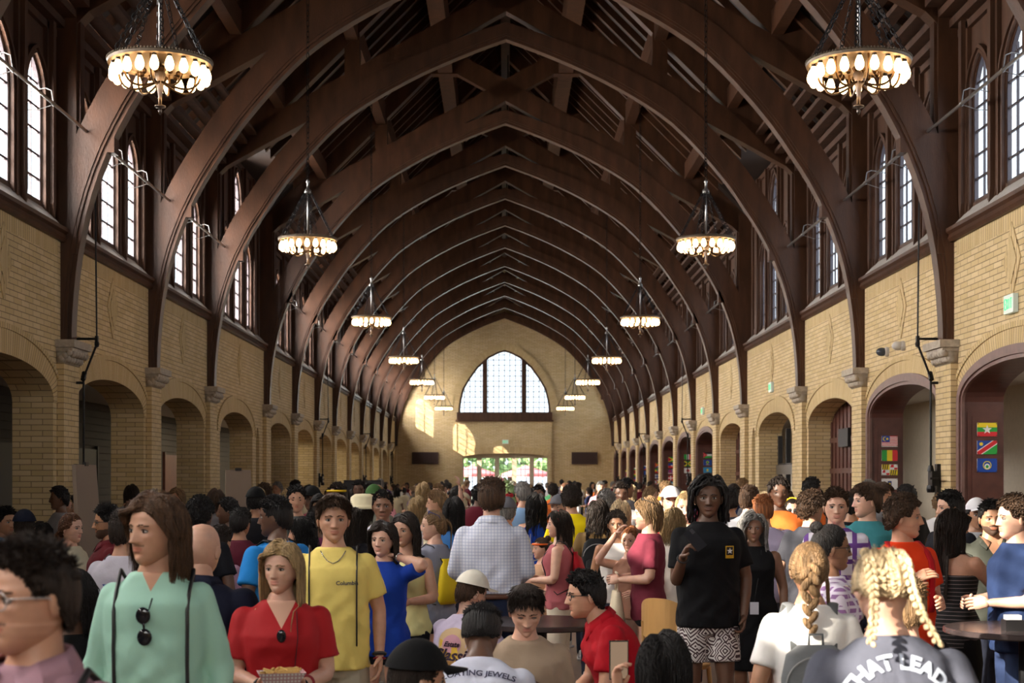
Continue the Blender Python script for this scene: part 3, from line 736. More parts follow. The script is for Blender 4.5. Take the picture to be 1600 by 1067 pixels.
# left aisle: dark recesses and shelves of signs
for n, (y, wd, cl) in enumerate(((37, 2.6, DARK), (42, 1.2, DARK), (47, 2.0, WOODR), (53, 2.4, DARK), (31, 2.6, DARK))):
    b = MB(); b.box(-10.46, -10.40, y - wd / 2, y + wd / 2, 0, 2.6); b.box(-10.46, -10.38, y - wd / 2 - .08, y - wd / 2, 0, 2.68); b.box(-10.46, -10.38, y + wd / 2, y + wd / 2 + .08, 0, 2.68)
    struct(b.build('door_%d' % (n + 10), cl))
LAMP = mat('strip lamp', (1, .95, .85), .5, emit=(1, .93, .82), estr=5)
for n, (x, y) in enumerate([(-8.2, 31.5), (-8.6, 22.5), (-8.3, 36.6), (-8.4, 44), (-8.2, 52), (-8.2, 59), (-8.2, 66), (-8.2, 74)]):
    b = MB(); b.box(-.06, .06, -.7, .7, -.05, -.02); b.box(-.1, .1, -.75, .75, -.02, 0); 
    o = empty('strip_light', (x, y, 3.775)); m = MB(); m.box(-.1, .1, -.75, .75, -.02, 0); m.build('housing', WHITEP, o); m = MB(); m.box(-.06, .06, -.7, .7, -.05, -.02); m.build('tube', LAMP, o)
    tag(o, 'white strip light on the left aisle ceiling, %s from the near end' % ORD[n + 1], 'strip light', 'aisle strip lights')
for y, e, sd in ((46, 120, -1), (54, 150, -1), (62, 150, -1), (70, 120, -1), (17, 110, 1), (26, 110, 1), (36, 60, 1), (24, 5, -1), (34, 5, -1)):
    d = area_lamp('aisle_lamp', (sd * 8.3, y, 3.7), (0, 0, 0), 1.2, 3.0, e, (1, .86, .6) if sd < 0 else (1, .93, .84))

# ================================================================ signs, cameras, speakers
GREEN = mat('exit green', (.05, .6, .25), .4, emit=(.1, .8, .35), estr=.7)
SIGNW = mat('exit white', (.70, .75, .70), .4, emit=(.6, .9, .7), estr=.12)
LET = {'E': [((0, 0), (0, 1)), ((0, 1), (.6, 1)), ((0, .5), (.5, .5)), ((0, 0), (.6, 0))], 'X': [((0, 0), (.6, 1)), ((0, 1), (.6, 0))], 'I': [((.3, 0), (.3, 1))], 'T': [((.3, 0), (.3, 1)), ((0, 1), (.6, 1))]}
def exit_sign(loc, rz, label):
    t = empty('exit_sign', loc, rz); b = MB(); b.box(-.17, .17, -.03, .03, -.11, .11); b.build('housing', SIGNW, t)
    b = MB()
    for i, ch in enumerate('EXIT'):
        for (a, c) in LET[ch]:
            x0 = -.125 + i * .068; b.bar((x0 + a[0] * .07, -.034, -.06 + a[1] * .12), (x0 + c[0] * .07, -.034, -.06 + c[1] * .12), .006, .014, up=(0, 0, 1) if a[0] != c[0] else (1, 0, 0))
    b.build('letters', GREEN, t); tag(t, label, 'exit sign')
exit_sign((W - .04, 17.85, EYE + 2.09), -PI / 2, 'white exit sign with green letters above the nearest right arch')
exit_sign((W - .04, 33.85, EYE + 2.09), -PI / 2, 'small exit sign on the right wall above the arch with the black door')
exit_sign((.05, Y_END - .17, EYE + 2.1), 0, 'green lit exit sign on the end wall above the glazed doors')
exit_sign((W - .04, 45.5, EYE + 2.09), -PI / 2, 'tiny pale exit sign farther down the right wall')
def dome(loc, rz, label, col):
    t = empty('security_camera', loc, rz); b = MB(); b.lathe([(.06, 0), (.06, .03), (.05, .05)], seg=14); b.build('base', WHITEP, t)
    b = MB(); b.ell((0, 0, .07), (.05, .05, .06), 12, 8); b.build('dome', col, t, smooth=True); tag(t, label, 'camera')
GL = mat('smoked dome', (.05, .06, .08), .1)
for loc, lab, col in (((W, 22.75, EYE + 2.03), 'white dome camera on the right wall over the second arch', WHITEP), ((W, 23.7, EYE + 2.02), 'smoked glass dome camera beside the white one on the right wall', GL)):
    t = empty('security_camera', loc); t.rotation_euler = (0, -PI / 2, 0)
    b = MB(); b.lathe([(.075, 0), (.075, .04), (.06, .06)], seg=14); b.build('base', WHITEP, t)
    b = MB(); b.ell((0, 0, .10), (.07, .07, .09), 12, 8); b.build('dome', col, t, smooth=True); tag(t, lab, 'camera')
SPK = mat('brown speaker grille', (.045, .022, .018), .7, bump=.3, bscale=400)
for x0, x1, lab in ((-5.08, -3.63, 'left'), (3.69, 5.11, 'right')):
    t = empty('wall_speaker', ((x0 + x1) / 2, Y_END, EYE + 1.2)); hw = (x1 - x0) / 2
    b = MB(); b.box(-hw, hw, -.12, 0, -.33, .33); b.build('cabinet', SPK, t)
    b = MB(); 
    for q in range(17): b.box(-hw + .06 + q * (2 * hw - .12) / 17, -hw + .09 + q * (2 * hw - .12) / 17, -.13, -.12, -.28, .28)
    b.build('grille', SPK, t); tag(t, 'dark brown rectangular speaker panel on the end wall, %s of the doors' % lab, 'speaker panel')
# window operator rods and cranks
def gear(s, y, label):
    t = empty('window_operator', (s * W, y, EYE)); f = -s
    b = MB(); X = f * .10
    b.box(*sorted((X, X + f * .05)), .10, .22, -.22, .22); b.box(*sorted((X + f * .05, X + f * .13)), .06, .26, -.08, .12)
    b.tube([(X + f * .1, .05, .02), (X + f * .1, -.16, .02)], .012, 6); b.tube([(X + f * .1, -.16, .02), (X + f * .22, -.16, .02)], .012, 6); b.lathe([(.05, -.17), (.06, -.12), (.05, -.07)], (X + f * .12, .16, 0), 10); b.lathe([(.05, .12), (.03, .2)], (X + f * .12, .16, 0), 10)
    b.build('crank_box', IRON, t)
    b = MB(); b.tube([(X + f * .12, .16, .1), (X + f * .12, .16, 1.42)], .016, 7); b.build('lower_rod', IRON, t)
    j2 = (f * .40, .16, 1.86)
    b = MB(); b.tube([(X + f * .12, .16, 1.40), j2], .016, 7); b.tube([(X + f * .12, .12, 1.37), (X + f * .12, .2, 1.47)], .035, 7); b.ell(j2, (.035, .035, .05), 8, 6); b.ell((X + f * .12, .16, 1.4), (.035, .035, .05), 8, 6)
    b.tube([(f * .12, .16, 1.33), (f * .22, .16, 1.33)], .02, 6); b.build('diagonal_rod', IRON, t)
    b = MB(); b.tube([(f * .06, .16, 1.93), (f * .42, .16, 1.93)], .018, 7); b.box(f * .40 - .02, f * .40 + .02, .13, .19, 1.82, 1.97); b.build('bracket', IRON, t)
    b = MB(); b.tube([(f * .40, .16, 1.9), (f * .37, .16, 4.66)], .012, 6); b.build('upper_rod', IRON, t)
    tag(t, label, 'window operator', 'window cranks')
for s in (-1, 1):
    for k, i in enumerate([i0 + 1, i0 + 6, i0 + 9, i0 + 12]):
        gear(s, TY[i] + .0 if i < i0 + 12 else TY[i] - .1, 'black iron window crank with tall rod on the %s wall, %s from the near end' % (side(s), ORD[k] if k else 'nearest'))
    for i, (ya, yb, o0, o1, wide) in enumerate(bays):
        if wide: continue
        k = shown(i); t = empty('window_shaft', (s * 5.66, (ya + yb) / 2, EYE + 4.69)); L = (yb - ya) / 2 - .15
        b = MB(); b.tube([(0, -L, 0), (0, L, 0)], .022, 7); b.build('shaft', STEEL, t)
        b = MB()
        for yy in (-.70, .86):
            b = MB(); b.tube([(0, yy, -.02), (s * .03, yy, .17), (s * .10, yy, .20), (s * .42, yy, .14)], .007, 5); b.ell((0, yy, 0), (.03, .05, .03), 7, 5)
            b.tube([(0, yy + .02, 0), (s * .22, yy + .02, -.07), (s * .42, yy + .02, -.07)], .006, 5); b.build('operator_arm', STEEL, t)
        tag(t, 'steel window opening shaft below the %s clerestory lancets, bay %s' % (side(s), ORD[k + 1] if k >= -1 else 'behind the camera'), 'window shaft', 'window shafts')

# ================================================================ outside the end doors
LEAF = mat('tree leaves', (.28, .42, .18), .7, noise=.4, nscale=3)
GRASS = mat('lawn', (.45, .5, .36), .9, noise=.2)
b = MB(); b.box(-40, 40, Y_END + .6, Y_END + 90, -.25, -.02); struct(b.build('floor_lawn', GRASS))
rnd = random.Random(5)
for n, (x, y, h) in enumerate([(-9, 40, 9), (-3.5, 55, 6), (4, 48, 6.5), (10, 36, 8), (0.5, 60, 7)]):
    t = empty('garden_tree', (x, Y_END + y, -.03)); m = MB(); m.tube([(0, 0, 0), (.1, 0, h * .4), (0, .1, h * .7)], [.25, .2, .1], 8); m.build('trunk', WOODP, t)
    m = MB()
    for k in range(260):
        a = rnd.random() * 2 * PI; r = h * .33 * rnd.random() ** .5; z = h * (.35 + .6 * rnd.random()); sz = h * .05
        m.ell((math.cos(a) * r, math.sin(a) * r, z), (sz, sz, sz * .7), 5, 3, rot=Euler((rnd.random(), rnd.random(), 0)))
    m.build('crown', LEAF, t); tag(t, 'green garden tree outside the end doors, %s from the left' % ORD[[0, 1, 3, 4, 2][n] + 0 if n else 1].replace('nearest', 'first') if n else 'green garden tree outside the end doors, leftmost one', 'tree', 'garden trees')
RED = mat('red canvas', (.75, .22, .25), .8)
for n, x in enumerate((-1.95, 1.35)):
    t = empty('parasol', (x, Y_END + 9, -.03)); m = MB(); m.tube([(0, 0, 0), (0, 0, 2.6)], .03, 7); m.build('pole', STEEL, t)
    m = MB(); m.lathe([(.02, 2.75), (1.5, 2.25), (1.52, 2.05), (1.5, 2.05), (.02, 2.6)], seg=8); m.build('canopy', RED, t); tag(t, 'red parasol outside seen through the end doors, %s one' % ('left', 'right')[n], 'parasol')
# ================================================================ people
def remesh(mb, voxel, smooth=2, name='tmp', mats=None):
    me = mb.mesh('tmp', [DARK]); ob = bpy.data.objects.new('tmp', me); COL.objects.link(ob)
    m = ob.modifiers.new('r', 'REMESH'); m.mode = 'VOXEL'; m.voxel_size = voxel; m.adaptivity = 0
    if smooth: m = ob.modifiers.new('s', 'SMOOTH'); m.iterations = smooth; m.factor = .6
    dg = bpy.context.evaluated_depsgraph_get()
    out = bpy.data.meshes.new_from_object(ob.evaluated_get(dg)); bpy.data.objects.remove(ob); bpy.data.meshes.remove(me)
    v = np.empty(len(out.vertices) * 3); out.vertices.foreach_get('co', v); v = v.reshape(-1, 3)
    f = [list(p.vertices) for p in out.polygons]; bpy.data.meshes.remove(out)
    return v, f
def to_mesh(name, v, f, mats, mi=None, smooth=True):
    me = bpy.data.meshes.new(name); me.from_pydata([tuple(p) for p in v], [], f)
    for q in mats: me.materials.append(q)
    if mi is not None: me.polygons.foreach_set('material_index', mi)
    me.polygons.foreach_set('use_smooth', [smooth] * len(f)); me.update(); return me
def rings(mb, rs, seg=20, sup=2.3):
    """closed loft of superellipse rings (cx, cy, cz, w, d[, tilt])"""
    k = len(mb.v); n = len(rs)
    for r in rs:
        cx, cy_, cz, w_, d_ = r[:5]; tl = r[5] if len(r) > 5 else 0
        for j in range(seg):
            a = 2 * PI * j / seg; c, s_ = math.cos(a), math.sin(a)
            x = w_ * abs(c) ** (2 / sup) * (1 if c >= 0 else -1); y = d_ * abs(s_) ** (2 / sup) * (1 if s_ >= 0 else -1)
            mb.v.append((cx + x, cy_ + y, cz + tl * y))
    for i in range(n - 1):
        for j in range(seg):
            a = k + i * seg + j; b_ = k + i * seg + (j + 1) % seg
            mb.f.append([a, b_, b_ + seg, a + seg]); mb.m.append(0); mb.uv.append(None)
    mb.f.append([k + j for j in range(seg)][::-1]); mb.m.append(0); mb.uv.append(None)
    mb.f.append([k + (n - 1) * seg + j for j in range(seg)]); mb.m.append(0); mb.uv.append(None)
# ---- materials of people
def c8(r, g, b_): return tuple((x / 255) ** 2.2 for x in (r, g, b_))
SKINS = {'fair': (.62, .36, .26), 'light': (.54, .29, .19), 'tan': (.40, .20, .115), 'brown': (.24, .118, .07), 'dark': (.125, .060, .036)}
def skin(k):
    n = 'skin ' + k
    if n not in MATS:
        m = mat(n, SKINS[k], .48, noise=.06, nscale=30); b_ = m.node_tree.nodes['Principled BSDF']
        b_.inputs['Subsurface Weight'].default_value = .12; b_.inputs['Subsurface Radius'].default_value = (.02, .008, .004); b_.inputs['Subsurface Scale'].default_value = .6
    return MATS[n]
def lipm(k): c = SKINS[k]; return mat('lips ' + k, (c[0] * .88, c[1] * .66, c[2] * .68), .35)
HAIRC = {'black': (.008, .006, .006), 'dark': (.022, .013, .009), 'brown': (.055, .028, .014), 'auburn': (.10, .038, .016), 'chestnut': (.085, .042, .02), 'sandy': (.22, .13, .062), 'blond': (.40, .27, .13), 'pale': (.62, .47, .28), 'grey': (.20, .19, .18), 'ginger': (.26, .09, .03)}
def hairm(k):
    n = 'hair ' + k
    if n not in MATS: mat(n, HAIRC[k], .55, noise=.5, nscale=70, bump=.9, bscale=130, spec=.3, stretch=(1, 1, .10))
    return MATS[n]
def cloth(name, col, rough=.85): return mat('cloth ' + name, col, rough, noise=.05, nscale=6, bump=.5, bscale=9, spec=.25)
EYEW = mat('eye white', (.42, .40, .38), .25); IRIS = mat('eye iris', (.03, .02, .015), .15); LASH = mat('lashes', (.012, .008, .007), .6)
# ---- head
HP = [(.121, .004, .004, .004), (.116, .031, .030, .041), (.103, .052, .053, .065), (.08, .067, .073, .086), (.05, .0755, .086, .099), (.02, .0775, .090, .101), (0, .076, .088, .100), (-.018, .074, .087, .095), (-.035, .071, .086, .086), (-.055, .064, .086, .072), (-.075, .056, .084, .052), (-.093, .043, .081, .03), (-.106, .030, .076, .012), (-.115, .017, .069, -.005), (-.119, .004, .062, -.03)]
def head_parts(hi, brow=.5, beard=0, jaw=1.0, nose=1.0, eyes=True, lookdown=False):
    NA, NV = (76, 66) if hi else (30, 26)
    zs = [p[0] for p in HP]; vs_ = []; tz = np.linspace(0, 1, NV)
    zz = [.121 - .240 * (t - .035 * math.sin(2 * PI * t)) for t in tz]
    for z in zz:
        w_, f_, k_ = (np.interp(-z, [-a for a in zs], [p[i] for p in HP]) for i in (1, 2, 3))
        if z < -.05: w_ *= jaw
        for j in range(NA):
            a = 2 * PI * j / NA; s_, c = math.sin(a), math.cos(a)      # c = 1 at the face
            e = 1.0 if c < 0 else .86
            x = w_ * (abs(s_) ** e) * (1 if s_ >= 0 else -1)
            y = -f_ * c if c >= 0 else -c * k_
            if c >= 0: y = -(f_ * (abs(c) ** (1.0 if z > .03 else .92)))
            vs_.append([x, y, z])
    V = np.array(vs_); x, y, z = V[:, 0].copy(), V[:, 1].copy(), V[:, 2].copy()
    front = np.clip((-y - .015) / .035, 0, 1)
    g = lambda a, cx, sx, cz, sz: a * np.exp(-((np.abs(x) - cx) / sx) ** 2 - ((z - cz) / sz) ** 2)
    d = np.zeros(len(V))
    t = np.clip((.012 - z) / .046, 0, 1) * (z < .014) * np.clip((z + .047) / .010, 0, 1)
    d += nose * (.008 + .019 * t) * np.exp(-(x / (.0085 + .005 * t)) ** 2) * np.clip((.022 - z) / .012, 0, 1) * np.clip((z + .047) / .009, 0, 1)
    d += g(.008 * nose, .0125, .006, -.036, .007) + g(.004, .028, .022, .022, .007) - g(.0085, .032, .0165, .001, .0105) + g(.004, .047, .016, -.020, .014)
    zl_ = z - .0035 * np.minimum(1, (x / .024) ** 2)
    d += np.exp(-(x / .021) ** 2) * (.0038 * np.exp(-((zl_ + .0580) / .0040) ** 2) + .0045 * np.exp(-((zl_ + .0682) / .0046) ** 2) - .0042 * np.exp(-((zl_ + .0630) / .0017) ** 2))
    d -= .004 * np.exp(-(x / .02) ** 2 - ((z + .079) / .005) ** 2); d += .006 * np.exp(-(x / .018) ** 2 - ((z + .098) / .011) ** 2)
    d -= g(.003, .036, .014, -.045, .02)
    V[:, 1] -= d * front
    F = []; M = []
    for i in range(NV - 1):
        for j in range(NA):
            q = [i * NA + j, (i + 1) * NA + j, (i + 1) * NA + (j + 1) % NA, i * NA + (j + 1) % NA]; F.append(q)
            cx, cz, cy_ = x[q].mean(), z[q].mean(), y[q].mean(); mi = 0
            if cy_ < -.03:
                ax = abs(cx); cz0 = cz; cz = cz0 - .0035 * min(1, (ax / .024) ** 2)
                if -.0745 < cz < -.0535 + .003 * (ax > .004) * (ax < .012) and ax < .0245 * (1 - abs(cz + .064) / .0135) ** .4 if abs(cz + .064) < .0133 else False: mi = 1
                cz = cz0; ub = (ax - .011) / .039
                if 0 < ub < 1 and abs(cz - (.0198 + .0045 * ub - .013 * max(0, ub - .55))) < .0030 - .0012 * ub: mi = 2
                if beard > 0 and mi == 0:
                    if beard >= 1 and cz < -.048 - .02 * max(0, (.045 - ax) / .045) * (cz > -.075) and not (ax < .03 and -.052 > cz > -.05): mi = 3
                    if -.053 < cz < -.0445 and ax < .030: mi = 3
                    if beard >= 1 and cz < -.082 and ax < .03: mi = 3
            elif beard >= 1 and cz < -.045 and cy_ < .02: mi = 3
            M.append(mi)
    mb = MB(); mb.v = [tuple(p) for p in V]; mb.f = F; mb.m = M; mb.uv = [None] * len(F)
    sg = 10 if hi else 6
    for s in (-1, 1):
        mb.ell((s * .0775, .012, -.008), (.0085, .019, .031), sg, sg - 2, 0, rot=Euler((.2, 0, s * .35)))
        mb.ell((s * .083, .008, -.004), (.005, .012, .020), sg, sg - 2, 0, rot=Euler((.2, 0, s * .35)))
        if eyes:
            dz = -.002 if lookdown else 0
            if hi:
                mb.ell((s * .0315, -.0735, .001), (.0152, .0095, .0070 if not lookdown else .003), 12, 8, 4)
                if not lookdown: mb.ell((s * .0315, -.0808, .001), (.0060, .0032, .0062), 10, 6, 5)
                mb.tube([(s * .0160, -.0765, .0005 + dz), (s * .024, -.0835, .0066 + dz), (s * .033, -.0845, .0080 + dz), (s * .041, -.081, .0062 + dz), (s * .0480, -.074, .0015 + dz)], [.001, .0016, .0019, .0017, .001], 5, 6)
                mb.tube([(s * .019, -.075, -.003), (s * .031, -.0805, -.0058), (s * .044, -.074, -.003)], .0008, 4, 6)
            else: mb.ell((s * .0315, -.0755, .001), (.0125, .006, .005), 8, 4, 5)
    return mb
def jit(v, rnd, a): return Vector(v) + Vector((rnd.uniform(-a, a), rnd.uniform(-a, a), rnd.uniform(-a, a)))
SCW, SCD, SCH = .0795, .0985, .122
def escalp(th, ph, t=0):
    """scalp point: th from crown, ph around (0 = face)"""
    return Vector(((SCW + t) * math.sin(th) * math.sin(ph), .005 - (SCD + t) * math.sin(th) * math.cos(ph) * (1 if math.cos(ph) < 0 else .97), (SCH + t) * math.cos(th)))
def hairline(ph):
    a = abs((ph + PI) % (2 * PI) - PI)
    return float(np.interp(a, [0, .5, .85, 1.15, 1.5, 1.8, 2.2, PI], [.068, .062, .044, .004, .012, -.035, -.062, -.075]))
def scalp_shell(mb, t, hi, zoff=0, rough=.0, rnd=None):
    NA = 48 if hi else 20; NV = 16 if hi else 8; k = len(mb.v)
    for i in range(NV + 1):
        for j in range(NA):
            ph = 2 * PI * j / NA; zl = min(.118, hairline(ph) + zoff); thm = math.acos(max(-1, min(1, zl / SCH))); th = max(.001, thm * i / NV)
            tt = t * (1 - .55 * (i / NV) ** 4) - (.008 if i == NV else 0); p = escalp(th, ph, tt)
            if rough: p += (p.normalized() * rnd.uniform(-rough, rough))
            mb.v.append(tuple(p))
    for i in range(NV):
        for j in range(NA):
            a = k + i * NA + j; b_ = k + i * NA + (j + 1) % NA
            mb.f.append([a, b_, b_ + NA, a + NA]); mb.m.append(0); mb.uv.append(None)
def pushout(p, t):
    q = Vector((p.x / (SCW + t), (p.y - .008) / (SCD + t), p.z / (SCH + t)))
    if q.length < 1: q.normalize(); p = Vector((q.x * (SCW + t), .008 + q.y * (SCD + t), q.z * (SCH + t)))
    return p
def lock(mb, path, r, seg=4, flat=.45): 
    n = len(path); mb.tube(path, [r * (1 - .85 * (i / (n - 1)) ** 2) for i in range(n)], seg, cap=False, sx=flat, up=(0, 0, 1))
def rscalp(rnd, zoff=0, thmin=0):
    while True:
        ph = rnd.uniform(-PI, PI); th = math.acos(1 - rnd.random() * 1.65)
        if th >= thmin and SCH * math.cos(th) > hairline(ph) + zoff: return th, ph
def fall(p, L, rnd, part=0, t=.012, back=.25, wave=0, spread=.012, shoulder=True, face=.062):
    """a strand that follows the skull and then hangs"""
    path = [p.copy()]; z0 = p.z; ds = .022; ln = 0; sx = 1 if (p.x - part) > 0 else -1; w0 = rnd.uniform(0, 6); sp = rnd.uniform(.2, 1)
    while ln < L:
        n = Vector((p.x / SCW ** 2, (p.y - .008) / SCD ** 2, p.z / SCH ** 2)).normalized()
        g = Vector((sx * (.55 if p.z > .06 else .0), back if p.y > -.03 or p.z > .07 else back * 2.2, -1))
        if p.z < -.02: g = Vector((0, .02, -1))
        near = (Vector((p.x / (SCW + .03), (p.y - .008) / (SCD + .03), p.z / (SCH + .03))).length < 1)
        if near and p.z > -.03: g = g - n * g.dot(n)
        g.normalize(); p = p + g * ds; p = pushout(p, t + spread * sp)
        if p.y < -.015 and p.z < .075: 
            mnx = face + .016 * min(1, (.075 - p.z) / .05) + .01 * sp
            if abs(p.x) < mnx: p.x = sx * mnx
            if p.z < .04: p.y = max(p.y, -.075)
        if shoulder and p.z < -.19:
            r2 = math.hypot(p.x, p.y - .03); lim = .07 + .5 * max(0, -.19 - p.z)
            if abs(p.x) > .06 and r2 < .11: p.x += sx * .0005
            if p.y > -.02: p.y = max(p.y, .105 + .01 * sp) if abs(p.x) < .17 else p.y
            else: p.y = min(p.y, -.085 - .03 * min(1, (-.19 - p.z) / .1))
        q = p.copy()
        if wave: q += Vector((math.sin(w0 + ln * 38), math.cos(w0 + ln * 33), 0)) * wave * min(1, ln / .1)
        path.append(q); ln += ds
    return path
def braid(mb, path, r, n=None):
    path = [Vector(p) for p in path]; seg = [(b_ - a).length for a, b_ in zip(path, path[1:])]; L = sum(seg); n = n or int(L / (r * .62))
    for i in range(n):
        q = L * i / n; k = 0
        while k < len(seg) - 1 and q > seg[k]: q -= seg[k]; k += 1
        p = path[k].lerp(path[k + 1], q / seg[k]); d = (path[k + 1] - path[k]).normalized()
        sd = d.cross(Vector((0, 1, 0))); sd = sd.normalized() if sd.length > .1 else Vector((1, 0, 0)); s = 1 if i % 2 else -1; rr = r * (1 - .35 * i / n)
        mb.ell(tuple(p + sd * s * rr * .42), (rr * .55, rr * .62, rr * 1.05), 8, 6, rot=(d.to_track_quat('Z', 'Y') @ Euler((0, -s * .6, 0)).to_quaternion()).to_euler())
def hair_mesh(style, L, hi, seed):
    rnd = random.Random(seed); mb = MB(); N = lambda n: int(n * (2.3 if hi == 2 else 1) if hi else n * .30); R = (.62 if hi == 2 else 1) if hi else 1.9
    if style in ('short', 'fringe', 'crop', 'swept', 'fade'):
        top = {'short': .028, 'fringe': .040, 'crop': .014, 'swept': .04, 'fade': .024}[style]
        scalp_shell(mb, {'short': .016, 'fringe': .022, 'crop': .007, 'swept': .020, 'fade': .012}[style], hi, 0)
        for i in range(N(900)):
            th, ph = rscalp(rnd); p = escalp(th, ph, .006 if th > 1.15 else .012); n = Vector((p.x / SCW ** 2, p.y / SCD ** 2, p.z / SCH ** 2)).normalized()
            f = max(0, min(1, (1.5 - th) / .7)); ln = top * (.3 + .7 * f) * rnd.uniform(.7, 1.15)
            if style == 'fade' and th > 1.1: ln *= .4
            if style == 'fringe': fl = Vector((rnd.uniform(-.35, .35) + p.x * 5, -1.1 if p.y < .03 else .3, -.35))
            elif style == 'swept': fl = Vector((.9, -.3, .3))
            elif th > 1.0 and p.y < -.02: fl = Vector((rnd.uniform(-.5, .5) + p.x * 4, -.2, .35))
            else: fl = Vector((rnd.uniform(-.6, .6), rnd.uniform(-.9, .1), rnd.uniform(-.1, .3)))
            if th > 1.05 and p.y > -.02: fl = Vector((rnd.uniform(-.2, .2), .3, -1))
            a = p + n * ln * .22 + fl * ln * .3; c = pushout(a + (fl + n * .05).normalized() * ln * .75, .004)
            if style == 'fringe' and p.y < -.05: c.z -= ln * .35; c.y = min(c.y, -.090)
            lock(mb, [p - n * .004, a, c], .0066 * R, flat=.6)
    elif style in ('curly', 'afro', 'mop'):
        vol = {'curly': .030, 'afro': .020, 'mop': .036}[style]; scalp_shell(mb, vol * .7, hi, 0, .004, rnd)
        for i in range(N(520)):
            th, ph = rscalp(rnd); th *= .97; p = escalp(th, ph, vol * rnd.uniform(.35, 1.0) * (1 if th < 1.3 else .6)); a = rnd.uniform(0, 6); r = rnd.uniform(.007, .011) * (1 if style != 'afro' else .7); u = p.normalized(); s1 = u.orthogonal().normalized(); s2 = u.cross(s1)
            mb.tube([p + (s1 * math.cos(a + j * 1.05) + s2 * math.sin(a + j * 1.05)) * r + u * (j * .0022 - .004) for j in range(7)], .0034 * R, 4, cap=False)
    elif style in ('long', 'bob', 'wavy', 'mid'):
        scalp_shell(mb, .012, hi, -.004)
        wv = .010 if style == 'wavy' else (.003 if style == 'mid' else .0015); prt = .02 * (-1) ** seed
        for i in range(N(620)):
            th, ph = rscalp(rnd); p = escalp(th, ph, .008)
            lnn = L + .5 * p.z + .35 * (p.y < .0) * 0
            lock(mb, fall(p, max(.06, lnn * rnd.uniform(.88, 1.03)), rnd, prt, .010, .35, wv, .016), .0062 * R, flat=.35)
    elif style in ('ponytail', 'lowpony', 'bun', 'braidtail', 'twobraids'):
        scalp_shell(mb, .009, hi, 0)
        kz = {'ponytail': .045, 'lowpony': -.03, 'bun': .09, 'braidtail': -.005, 'twobraids': -.03}[style]
        for i in range(N(520)):
            th, ph = rscalp(rnd); p = escalp(th, ph, .006)
            kn = Vector((0, .118, kz)) if style != 'twobraids' else Vector((.047 if p.x > 0 else -.047, .10, kz))
            if style == 'bun': kn = Vector((0, .075, .105))
            path = [p]
            for j in range(1, 7): path.append(pushout(p.lerp(kn, j / 6), .010 + .004 * rnd.random()))
            lock(mb, path, .0050 * R, flat=.4)
        if style in ('ponytail', 'lowpony'):
            for i in range(N(150)):
                a = rnd.uniform(0, 6.28); r = .016 * rnd.random() ** .5; q = Vector((r * math.cos(a), .118, kz + r * math.sin(a))); out = []
                for j in range(10):
                    u = j / 9; out.append(q + Vector((math.cos(a) * r * 1.2 * u, .045 * math.sin(min(1, u * 2.2) * PI * .6) - .01 * u, -L * u ** 1.3 * rnd.uniform(.97, 1.03))))
                lock(mb, out, .005 * R)
            mb.ell((0, .118, kz), (.018, .016, .018), 10, 8)
        elif style == 'bun':
            mb.ell((0, .085, .115), (.036, .036, .034), 14, 10)
            for i in range(N(90)):
                a = rnd.uniform(0, 6.28); b_ = rnd.uniform(.2, 1.3); mb.tube([(math.cos(a + j * .4) * .037 * math.sin(b_ + j * .12), .085 + math.sin(a + j * .4) * .037 * math.sin(b_ + j * .12), .115 + .036 * math.cos(b_ + j * .12)) for j in range(6)], .004 * R, 4)
        elif style == 'braidtail':
            braid(mb, [(0, .115, 0), (.0, .15, -.05), (0, .155, -.12), (0, .15, -.2), (0, .145, -.2 - L * .4)], .043)
            for k in range(3): braid(mb, [(-.07 + .01 * k, -.03, .02), (-.082, -.025, -.05), (-.085, -.02, -.14), (-.083, -.02, -.2)], .010)
        else:
            for s in (-1, 1):
                braid(mb, [(s * .02, -.05, .118), (s * .036, .02, .126), (s * .05, .08, .085), (s * .055, .112, .03), (s * .056, .115, -.03), (s * .060, .118, -.09), (s * .072, .122, -.16), (s * .085, .13, -.21), (s * .10, .14, -.21 - L * .45)], .021)
            for i in range(N(80)):
                ph = rnd.uniform(-PI, PI); th, ph = rscalp(rnd); p = escalp(th, ph, .012); mb.tube([p, p + p.normalized() * .012 + Vector((rnd.uniform(-.01, .01), rnd.uniform(-.01, .01), .004))], .0010, 3)
    elif style == 'dreads':
        scalp_shell(mb, .012, hi, 0)
        for i in range(N(105)):
            th, ph = rscalp(rnd, .01); p = escalp(th, ph, .012); ln = L * rnd.uniform(.75, 1.1)
            if abs(ph) < .9: ln *= .72
            pa = fall(p, ln, rnd, .02, .014, .05, .006, .030, shoulder=False, face=rnd.uniform(.030, .066))
            mb.tube([q + Vector((rnd.uniform(-.003, .003), rnd.uniform(-.003, .003), 0)) for q in pa], [.0085 * rnd.uniform(.75, 1.1) * (1 if hi else 1.4) for q in pa], 6)
    elif style == 'bald':
        for i in range(N(60)):
            ph = rnd.uniform(1.5, 4.78); th = rnd.uniform(1.35, 1.7); p = escalp(th, ph, -.004); lock(mb, [p, p + Vector((0, .003, -.012))], .002)
    me = mb.mesh('hair', [DARK], smooth=True, fix=False)
    return me
